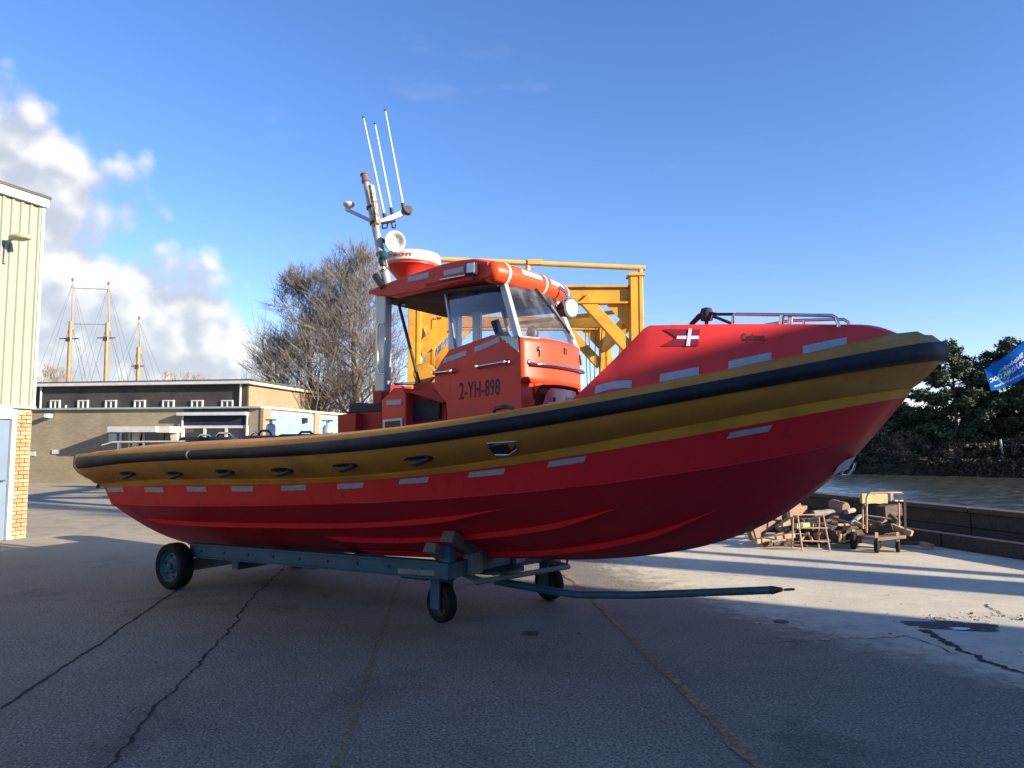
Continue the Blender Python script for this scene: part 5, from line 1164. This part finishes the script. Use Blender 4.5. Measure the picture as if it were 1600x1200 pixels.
# ------------------------------------------------------------------ bare trees
def bare_tree(loc, H, R, label, seed, depth=6, trunk=.18, low=.12, grp='bare winter trees', mat=None, shoots=0, kids=(3, 4), up=.35, name='bare_tree', nmax=11000):
    rnd = random.Random(seed); e = empty(name, loc); tag(e, label, 'tree', grp); T = MB(); C = MB(); cnt = [0]
    def outside(p):      # beyond an egg-shaped crown
        f = p.z / H; return f > 1.02 or math.hypot(p.x, p.y) > R * max(.15, math.sin(math.pi * min(1, max(.06, .14 + f * .80))) ** .6) * (1 + .10 * mnoise.noise(p * .9))
    def grow(p, d, L, r, lev):
        if cnt[0] > nmax / 22: return
        cnt[0] += 1; pts = [p.copy()]; n = 3 if lev < 3 else 2
        for i in range(n):
            d = (d + Vector((rnd.gauss(0, .13), rnd.gauss(0, .13), rnd.gauss(.03, .08)))).normalized(); p = p + d * L / n; pts.append(p.copy())
        if lev > 2 and outside(p): lev = depth
        r1 = r * .62
        (T if lev < 2 else C).tube(pts, [r + (r1 - r) * i / n for i in range(n + 1)], 6 if lev < 2 else (4 if lev < 4 else 3), lev < 2)
        if lev >= depth: return
        for i in range(rnd.randint(*kids)):
            k = rnd.uniform(.25, 1); j = min(n - 1, int(k * n)); b_ = pts[j].lerp(pts[j + 1], k * n - j)
            a = Vector((rnd.gauss(0, 1), rnd.gauss(0, 1), rnd.gauss(0, .5) + up)).normalized(); nd = (d * rnd.uniform(.7, 1.1) + a * rnd.uniform(.5, .95)).normalized()
            grow(b_, nd, L * rnd.uniform(.60, .82), max(.007, r1 * rnd.uniform(.55, .8)), lev + 1)
        grow(pts[-1], d, L * rnd.uniform(.7, .9), max(.007, r1 * .9), lev + 1)
    nst = 9; p = Vector((0, 0, -.2)); d = Vector((0, 0, 1)); tp = [p.copy()]
    for i in range(nst):
        d = (d + Vector((rnd.gauss(0, .05), rnd.gauss(0, .05), .1))).normalized(); p = p + d * H * .88 / nst; tp.append(p.copy())
    tr_ = [trunk * (1 - i / (nst + .6)) ** .8 + .012 for i in range(nst + 1)]; T.tube(tp, tr_, 9)
    for i in range(34):
        f = low + (1 - low) * (i / 34) ** .85; cnt[0] = 0; j = min(nst - 1, int(f * nst)); b_ = tp[j].lerp(tp[j + 1], f * nst - j); a = i * 2.4 + rnd.uniform(-.4, .4)
        nd = Vector((math.cos(a), math.sin(a), rnd.uniform(.35, .95) + .5 * f)).normalized(); grow(b_, nd, R * (.62 - .30 * f) * rnd.uniform(.7, 1.1), max(.02, trunk * (1 - f) * .36 + .012), 2)
    T.build('trunk', BARK, e, 60, fix=False); C.build('crown', mat or TWIG, e, fix=False)
    if shoots:
        S = MB()
        for i in range(shoots):
            a = rnd.uniform(0, 6.28); q = rnd.uniform(.1, .5); z0 = rnd.uniform(0, 2.2); o_ = Vector((math.cos(a) * q * .4, math.sin(a) * q * .4, z0)); L = rnd.uniform(.7, 2.1)
            dd_ = Vector((math.cos(a) * rnd.uniform(.5, 1.4), math.sin(a) * rnd.uniform(.5, 1.4), rnd.uniform(.4, 1.3))).normalized()
            S.tube([o_, o_ + dd_ * L * .6, o_ + dd_ * L + Vector((math.cos(a), math.sin(a), -.5)) * .22 * L], [.016, .012, .006], 3, False)
        S.build('basal_shoots', TWIGP, e, fix=False)
    return e
D0 = 36
def btree(u, D, v, R, label, seed, **k): p = at(u, 690, D); bare_tree(Vector((p.x, p.y, 0 if D < 46 else -.9)), CAMH + (690 - v) * D / FPX + (0 if D < 46 else .9), R, label, seed, **k)
btree(560, 37, 386, 3.8, 'tall bare tree with pale bark rising behind the roof post', 11, depth=6, trunk=.24, low=.14, shoots=420)
btree(490, 38, 418, 3.9, 'bare spreading tree left of the taller one, behind the workshop', 12, depth=6, trunk=.20, low=.12, shoots=420)
btree(430, 41, 520, 2.6, 'lower bare tree leaning over the workshop roof', 13, depth=5, trunk=.12)
btree(690, 38, 500, 2.4, 'small bare tree seen through the hoist and cabin windows', 14, depth=5, trunk=.12)
btree(75, 62, 555, 2.6, 'small bare tree beside the green shed above the workshop roof', 15, depth=5, trunk=.12, mat=TWIGP, nmax=2500)
btree(262, 62, 572, 2.4, 'small rounded bare tree right of the ship masts', 16, depth=5, trunk=.12, mat=TWIGP, nmax=2500)
btree(305, 63, 574, 2.4, 'small bare tree, rightmost of those above the workshop roof', 17, depth=5, trunk=.12, mat=TWIGP, nmax=2500)
# scrub at the foot of the trees
V, F = [], []; rnd = random.Random(4)
for i in range(420):
    u = rnd.uniform(452, 640); p = at(u, 690, rnd.uniform(39, 42)); tuft(V, F, Vector((p.x, p.y, rnd.random() ** 1.2 * 2.6)), .35, 12, .16, rnd)
tag(MB().add(V, F).build('scrub', LEAF['brown'], None, fix=False), 'brown scrub at the foot of the bare trees', 'scrub', kind='stuff')

# ------------------------------------------------------------------ quay edge
qw = empty('quay_wall', QP); tag(qw, 'low dark timber quay wall along the canal at the right', 'wall')
def Q(s, n, z): return QD * s + QN * n + Vector((0, 0, z))
DKT = wood('quay_timber', (.030, .028, .026), (.065, .055, .048), .5); CAPT = wood('quay_cap', (.05, .042, .036), (.09, .075, .06), .5)
L0, L1, n = -14., 21., 14
for i in range(n):
    a, b_ = L0 + (L1 - L0) * i / n, L0 + (L1 - L0) * (i + 1) / n - .02; rnd = random.Random(i)
    for j, (z0, z1) in enumerate(((-.9, .02), (.03, .28), (.29, .52))):
        j_ = rnd.uniform(-.012, .012); MB().hexa([Q(a, j_, z0), Q(a, .20 + j_, z0), Q(b_, .20 + j_, z0), Q(b_, j_, z0), Q(a, j_, z1), Q(a, .20 + j_, z1), Q(b_, .20 + j_, z1), Q(b_, j_, z1)]).build('plank', DKT, qw, bevel=.01)
    MB().hexa([Q(a, -.05, .525), Q(a, .27, .525), Q(b_, .27, .525), Q(b_, -.05, .525), Q(a, -.05, .60), Q(a, .27, .60), Q(b_, .27, .60), Q(b_, -.05, .60)]).build('cap_plank', CAPT, qw, bevel=.01)
    MB().hexa([Q(a, -.62, .006), Q(a, -.42, .006), Q(b_, -.42, .006), Q(b_, -.62, .006), Q(a, -.62, .22), Q(a, -.42, .22), Q(b_, -.42, .22), Q(b_, -.62, .22)]).build('kerb_timber', WD['mid'] if False else DKT, qw, bevel=.012)
    MB().hexa([Q(a, -.63, .222), Q(a, -.50, .222), Q(b_, -.50, .222), Q(b_, -.63, .222), Q(a, -.63, .232), Q(a, -.50, .232), Q(b_, -.50, .232), Q(b_, -.63, .232)]).build('kerb_strip', RTUBE, qw)
# ------------------------------------------------------------------ timber pile, trolley, trestle
def gp(u, v, z=0): return gr(u, v, 0) + Vector((0, 0, z))
yb = gr(1330, 855).y
def pw(u, v, dy=0.): return at(u, v, yb + dy)        # upright plane through the pile
PG = 'timber offcuts in the pile'
TL = [  # (pixel a, pixel b, depth offset a/b, w, h, wood, label)
 ((1172, 838), (1247, 786), .1, .5, .14, .20, 'mid', 'long brown beam sloping up beside the red stem'),
 ((1180, 846), (1240, 836), -.2, .0, .12, .09, 'pale', 'pale beam end lying lowest at the left of the pile'),
 ((1225, 800), (1256, 798), .3, .6, .16, .22, 'mid', 'reddish squared block on top behind the trestle'),
 ((1195, 855), (1250, 850), -.05, .3, .12, .10, 'dark', 'dark beam on the ground at the left end of the pile'),
 ((1242, 822), (1272, 818), -.1, .15, .10, .09, 'lime', 'cream offcut framed by the trestle legs'),
 ((1250, 845), (1262, 832), -.1, -.05, .05, .05, 'pale', 'thin pale stick forming the left arm of an upturned V'),
 ((1262, 832), (1270, 846), -.12, -.06, .05, .05, 'pale', 'thin pale stick forming the right arm of an upturned V'),
 ((1250, 842), (1325, 838), .25, .5, .22, .16, 'dark', 'long dark beam low in the middle of the pile'),
 ((1262, 828), (1335, 826), .35, .6, .20, .16, 'dark', 'dark beam lying across the middle of the pile'),
 ((1285, 812), (1340, 812), .4, .7, .18, .18, 'dark', 'black weathered beam under the round log'),
 ((1270, 803), (1312, 799), .2, .3, .14, .13, 'grey', 'round-ended grey log pointing left of the brown stump'),
 ((1300, 788), (1322, 795), .5, .2, .22, .24, 'mid', 'thick brown stump on top of the pile'),
 ((1322, 800), (1334, 797), .1, .3, .10, .10, 'grey', 'small grey block beside the brown stump'),
 ((1320, 826), (1344, 806), -.1, .2, .10, .08, 'grey', 'slanting grey plank under the stump'),
 ((1308, 820), (1337, 820), -.2, -.1, .06, .05, 'pale', 'short pale-tipped stick in the middle of the pile'),
 ((1300, 835), (1345, 832), -.1, .2, .18, .14, 'dark', 'dark beam reaching to the trolley deck'),
 ((1312, 848), (1313, 834), -.2, -.2, .06, .05, 'pale', 'upright pale peg left of the big trolley wheel'),
 ((1318, 848), (1319, 835), -.2, -.2, .05, .05, 'pale', 'second upright pale peg beside the trolley wheel'),
 ((1215, 826), (1236, 812), .1, .2, .12, .10, 'pale', 'light sloping board left of the trestle'),
 ((1275, 838), (1296, 830), .0, .1, .13, .12, 'mid', 'brown block end behind the right trestle leg'),
 ((1350, 805), (1392, 811), .0, -.15, .04, .04, 'grey', 'thin grey pole lying across the trolley load'),
 ((1352, 812), (1378, 817), -.05, -.2, .06, .05, 'mid', 'orange-brown stick lying on the trolley'),
 ((1358, 832), (1396, 824), -.1, -.3, .17, .16, 'dark', 'black beam lying on the trolley deck'),
 ((1393, 822), (1425, 834), -.25, -.45, .14, .10, 'pale', 'pale pointed stake jutting off the trolley'),
 ((1391, 806), (1404, 818), .1, -.1, .13, .13, 'green', 'mossy round log end at the trolley handle'),
 ((1376, 800), (1402, 796), .2, .5, .20, .24, 'dark', 'dark block standing behind the trolley handle'),
 ((1406, 858), (1440, 858), .1, -.2, .10, .07, 'dark', 'dark beam lying on the concrete right of the trolley'),
 ((1439, 857), (1458, 862), -.2, -.35, .10, .09, 'pale', 'pale sawn beam end on the concrete, rightmost of the pile'),
 ((1205, 846), (1230, 843), -.25, -.2, .05, .04, 'grey', 'thin grey lath at the left foot of the pile'),
 ((1226, 838), (1252, 815), .1, .25, .13, .10, 'dark', 'dark slanting board just left of the trestle'),
 ((1345, 779), (1385, 779), .9, 1.0, .08, .20, 'lime', 'yellowish board standing behind the trolley handle')]
for a, b_, da, db_, w_, h_, k, l in TL:
    A_, B_ = pw(*a, da), pw(*b_, db_); lo = min(A_.z, B_.z) - h_ / 2
    if lo < .012: A_.z += .012 - lo; B_.z += .012 - lo
    timber('timber_offcut', (A_, B_), w_ * .8, h_ * .8, WD[k], l, 'timber', PG, rnd_log=('log' in l or 'stump' in l or 'pole' in l or 'stick' in l))
# the dark heart of the pile: rough beams stacked on the ground
for i in range(12):
    rnd = random.Random(50 + i); u = 1225 + 9 * i; z_ = .07 + .11 * (i % 3); q = gr(u, 852 - 3 * (i % 3)); a_ = rnd.uniform(-.5, .5)
    d_ = Vector((math.cos(a_), math.sin(a_), 0)) * rnd.uniform(.28, .5); c_ = Vector((q.x, q.y + .25 + .1 * (i % 3), z_))
    timber('timber_offcut', (c_ - d_, c_ + d_), .12, .10, WD[('dark', 'dark', 'grey', 'dark')[i % 4]], '%s dark beam from the left in the %s layer of the pile' % (('first', 'second', 'third', 'fourth')[i // 3], ('bottom', 'middle', 'upper')[i % 3]), 'timber', PG)
CL = [((1200, 842), (1232, 826), -.05, .1, .07, .05, 'mid', 'narrow brown lath sloping beside the long beam at the left of the pile'),
 ((1262, 812), (1300, 823), .1, -.1, .06, .05, 'grey', 'grey lath lying askew above the trestle rungs'),
 ((1278, 846), (1326, 841), -.15, -.1, .08, .06, 'dark', 'black lath on the ground between trestle and trolley'),
 ((1296, 808), (1330, 818), .0, -.15, .06, .05, 'mid', 'reddish lath slanting down from the brown stump'),
 ((1336, 816), (1352, 824), -.1, -.2, .07, .06, 'pale', 'short pale block end left of the trolley handle'),
 ((1358, 822), (1384, 812), .1, .2, .07, .06, 'mid', 'brown lath leaning on the trolley load'),
 ((1224, 850), (1262, 853), -.3, -.3, .05, .04, 'dark', 'thin dark lath lying in front of the left trestle leg')]
for a, b_, da, db_, w_, h_, k, l in CL:
    A_, B_ = pw(*a, da), pw(*b_, db_); lo = min(A_.z, B_.z) - h_ / 2
    if lo < .012: A_.z += .012 - lo; B_.z += .012 - lo
    timber('timber_offcut', (A_, B_), w_ * .8, h_ * .8, WD[k], l, 'timber', PG)
# trestle
tq = gr(1272, 862); te = empty('steel_trestle', (tq.x, tq.y, 0)); tag(te, 'thin rusty steel trestle standing in front of the timber pile', 'trestle')
def tp_(u, v, dy=0.): p = at(u, v, tq.y + dy); return Vector((p.x - tq.x, dy, max(.0, p.z)))
for a, b_, dy in (((1246, 805), (1254, 862), 0), ((1286, 804), (1297, 862), 0), ((1239, 808), (1238, 857), .35), ((1280, 808), (1279, 856), .35)): MB().tube([tp_(*a, dy if dy == 0 else dy - .1), tp_(*b_, dy)], .013, 8).build('leg', RTUBE, te, 60)
for a, b_, d0_, d1_ in (((1240, 804.5), (1288, 804), 0, 0), ((1252, 845), (1295, 846), 0, 0), ((1252, 825), (1293, 825), .0, .0), ((1219, 846), (1252, 846), .2, 0), ((1238, 808), (1246, 805), .25, 0)): MB().tube([tp_(*a, d0_), tp_(*b_, d1_)], .010, 8).build('rung', RTUBE, te, 60)
# trolley
cq = gr(1378, 864); ce = empty('platform_trolley', (cq.x, cq.y, 0)); tag(ce, 'rusty platform trolley with tall hoop handle loaded with timber', 'trolley')
def cp(u, v, dy=0.): p = at(u, v, cq.y + dy); return Vector((p.x - cq.x, dy, max(0, p.z)))
m = MB(); a, b_ = cp(1332, 835, .35), cp(1418, 836, -.05)
dk = [cp(1336, 838, .55), cp(1372, 842, -.05), cp(1416, 838, -.02), cp(1400, 833, .75)]
MB().prism([q - Vector((0, 0, .03)) for q in dk], (0, 0, .045)).build('deck', WD['mid'], ce)
for (u0, u1, vt, vb, dy, r) in ((1354, 1414, 770, 832, .12, .016), (1348, 1356, 787, 826, .3, .014)):
    pts = [cp(u0, vb, dy), cp(u0, vt + 8, dy), cp(u0 + 2, vt + 3, dy), cp(u0 + 6 if u1 - u0 > 20 else u0 + 3, vt, dy), cp(u1 - 6 if u1 - u0 > 20 else u1 - 1, vt, dy)] + ([cp(u1 - 2, vt + 3, dy), cp(u1, vt + 8, dy), cp(u1 + 1, vb, dy)] if u1 - u0 > 20 else [])
    MB().tube(pts, r, 8).build('hoop_handle', RTUBE, ce, 60)
MB().tube([cp(1404, 786, .3), cp(1405, 826, .3)], .014, 8).build('handle_strut', RTUBE, ce, 60); MB().box(cp(1393, 777, .1), (.04, .03, .12)).build('handle_plate', RTUBE, ce); MB().bar(cp(1393, 782, .1), cp(1406, 782, .3), .10, .02).build('handle_shelf', RTUBE, ce)
for u, v, r, dy, wd in ((1370, 853, .105, 0, .06), (1334, 847, .135, .4, .07), (1403, 854, .085, .05, .05), (1374, 846, .10, .5, .06)):
    q = cp(u, v, dy); q.z = r; wz = MB().lathe([(r * .3, -wd / 2), (r * .9, -wd / 2), (r, -wd * .3), (r, wd * .3), (r * .9, wd / 2), (r * .3, wd / 2)], q, (.75, -.5, 0), 20).build('castor_wheel', TYRE, ce, 40)
    MB().bar(q + Vector((0, 0, .02)), q + Vector((0, 0, .30 - r)), .02, .045).build('castor_fork', RTUBE, wz)

# ------------------------------------------------------------------ flag on the quay
FD = 10.3
pq = at(1668, 690, FD); pole = empty('flagpole', (pq.x, pq.y, 0)); tag(pole, 'thin flagpole on the quay just outside the right edge', 'flagpole')
MB().tube([(0, 0, 0), (0, 0, 3.6)], [.03, .022], 10).build('pole', ALU, pole, 60); MB().lathe([(.03, 0), (.04, .03), (0, .06)], (0, 0, 3.6), (0, 0, 1), 10).build('finial', STEEL, pole, 40)
FB = bpy.data.materials.new('flag_blue'); FB.use_nodes = True; t = NT(FB.node_tree); FB.node_tree.nodes.clear()
df = t.n('ShaderNodeBsdfDiffuse'); df.inputs[0].default_value = (.012, .13, .50, 1); tl = t.n('ShaderNodeBsdfTranslucent'); tl.inputs[0].default_value = (.012, .16, .60, 1); mx = t.n('ShaderNodeMixShader'); mx.inputs[0].default_value = .45
t.L.new(df.outputs[0], mx.inputs[1]); t.L.new(tl.outputs[0], mx.inputs[2]); t.L.new(mx.outputs[0], t.n('ShaderNodeOutputMaterial').inputs[0])
def flagp(a, b_):       # a 0 free end .. 1 hoist, b 0 bottom .. 1 top
    lt, lb = (1538, 577), (1549, 611); rt_, rb_ = (1664, 489), (1664, 566)
    u = (lb[0] + (lt[0] - lb[0]) * b_) * (1 - a) + (rb_[0] + (rt_[0] - rb_[0]) * b_) * a; v = (lb[1] + (lt[1] - lb[1]) * b_) * (1 - a) + (rb_[1] + (rt_[1] - rb_[1]) * b_) * a
    p = at(u, v + 2.5 * math.sin(a * 7), FD + .10 * math.sin(a * 8 + b_ * 1.6) * (1 - a * .8)); return p - Vector((pq.x, pq.y, 0))
fl = empty('flag', (pq.x, pq.y, 0)); tag(fl, 'blue flag with white mirrored lettering blowing left from the right edge', 'flag')
m = MB(); m.grid([[flagp(i / 40, j / 14) for j in range(15)] for i in range(41)]); cloth = m.build('cloth', FB, fl, 60, fix=False)
FW = pm('flag_white', (.80, .82, .84), None, .7); FT = pm('flag_turquoise', (.10, .45, .55), None, .7)
dn = Vector((0, -.006, 0))
def ftext(txt, a0, a1, b0, b1, mat=FW): letters(txt, 0, 0, 0, 0, lambda x_, y_: flagp(a1 - (a1 - a0) * x_, b0 + (b1 - b0) * y_) + dn, 0, cloth, mat, bold=.02)
ftext('Shipdock', .20, .46, .56, .74); ftext('DRAISMA DOC', .02, .48, .36, .53); ftext('conditionering', .05, .52, .10, .20)
def fring(ca, cb, ra, rb, k, mat):
    m = MB(); rows = []
    for i in range(25): a_ = i / 24 * 2 * math.pi; rows.append([flagp(ca + ra * math.cos(a_) * q, cb + rb * math.sin(a_) * q) + dn * .6 for q in (k, 1)])
    m.grid(rows); m.build('flag_emblem', mat, cloth)
fring(.20, .42, .085, .27, .72, FT); fring(.20, .42, .045, .14, .6, FT); fring(.60, .62, .07, .30, .7, FW)

# ------------------------------------------------------------------ what stands outside the frame to the right and shades the yard
SD = Vector((SUN.x, SUN.y, 0)).normalized(); SN = Vector((-SD.y, SD.x, 0)); SN = SN if SN.y > 0 else -SN
P0 = Vector((4.63, 6.66, 0)) + SD * 16
dv = Vector((-.6, -.8, 0)); dw = Vector((.8, -.6, 0)); HB = 7.65
wh = empty('brick_warehouse', P0); tag(wh, 'brick warehouse beside the yard, outside the picture to the right', 'building')
c4 = [Vector((0, 0, 0)), dv * 26, dv * 26 + dw * 12, dw * 12]
MB().prism(c4, (0, 0, HB)).build('wall', BRK2, wh)
cc_ = sum(c4, Vector()) / 4; MB().prism([cc_ + (q - cc_) * 1.0 + Vector((0, 0, HB + .002)) for q in c4], (0, 0, .12)).build('roof', ROOFD, wh)
nrm = Vector((dv.y, -dv.x, 0)); nrm = nrm if nrm.dot(dw) < 0 else -nrm
for i in range(6):
    a = dv * (2.5 + 4 * i) + nrm * .02 + Vector((0, 0, 4.6)); wo = MB().bar(a, a + dv * 1.8, .05, 1.4).build('window', DKGLASS, wh); MB().bar(a + nrm * .03 - Vector((0, 0, .75)) - dv * .1, a + nrm * .03 + dv * 1.9 - Vector((0, 0, .75)), .14, .08).build('sill', FASC, wo)
a = dv * 8 + nrm * .03; MB().bar(a + Vector((0, 0, 1.7)), a + dv * 4 + Vector((0, 0, 1.7)), .06, 3.4).build('sliding_door', DOORB, wh)
cpos = P0 - SD * 2.5 + SN * 2.05; ch = empty('shadow_stack', cpos, math.atan2(SD.y, SD.x)); tag(ch, 'unseen square brick chimney outside the picture to the right', 'shadowcaster')  # added unseen stack, its form made up to cast a shadow band
MB().box((0, 0, 3.4), (.95, .95, 6.8)).build('stack', BRK2, ch); MB().box((0, 0, 6.9), (1.1, 1.1, .2)).build('cap', FASC, ch)
tpos = P0 - SD * 1.5 + SN * 2.8
bare_tree(tpos, 12.5, 2.2, 'tall bare tree outside the picture to the right', 31, depth=5, trunk=.22, low=.55, nmax=5000)
bare_tree(tpos + SD * 3 + SN * 5.5, 13.5, 3.4, 'second tall bare tree outside the picture to the right', 32, depth=5, trunk=.24, low=.5, nmax=5000)

# small stones, leaves and grit scattered over the yard
GRIT = pm('grit', (.30, .26, .20), (.12, .09, .06), .9, scale=3)
m = MB(); rnd = random.Random(77)
for i in range(420):
    q = gr(rnd.uniform(-50, 1650), 880 + 320 * rnd.random() ** 1.4); s_ = rnd.uniform(.003, .009) * (1.8 if rnd.random() < .08 else 1)
    m.box((q.x, q.y, s_ * .5 + .006), (s_ * rnd.uniform(1, 2.2), s_, s_ * .6), Matrix.Rotation(rnd.uniform(0, 6), 3, 'Z'))
tag(m.build('grit', GRIT), 'scattered grit and small stones on the asphalt', 'grit', kind='stuff')
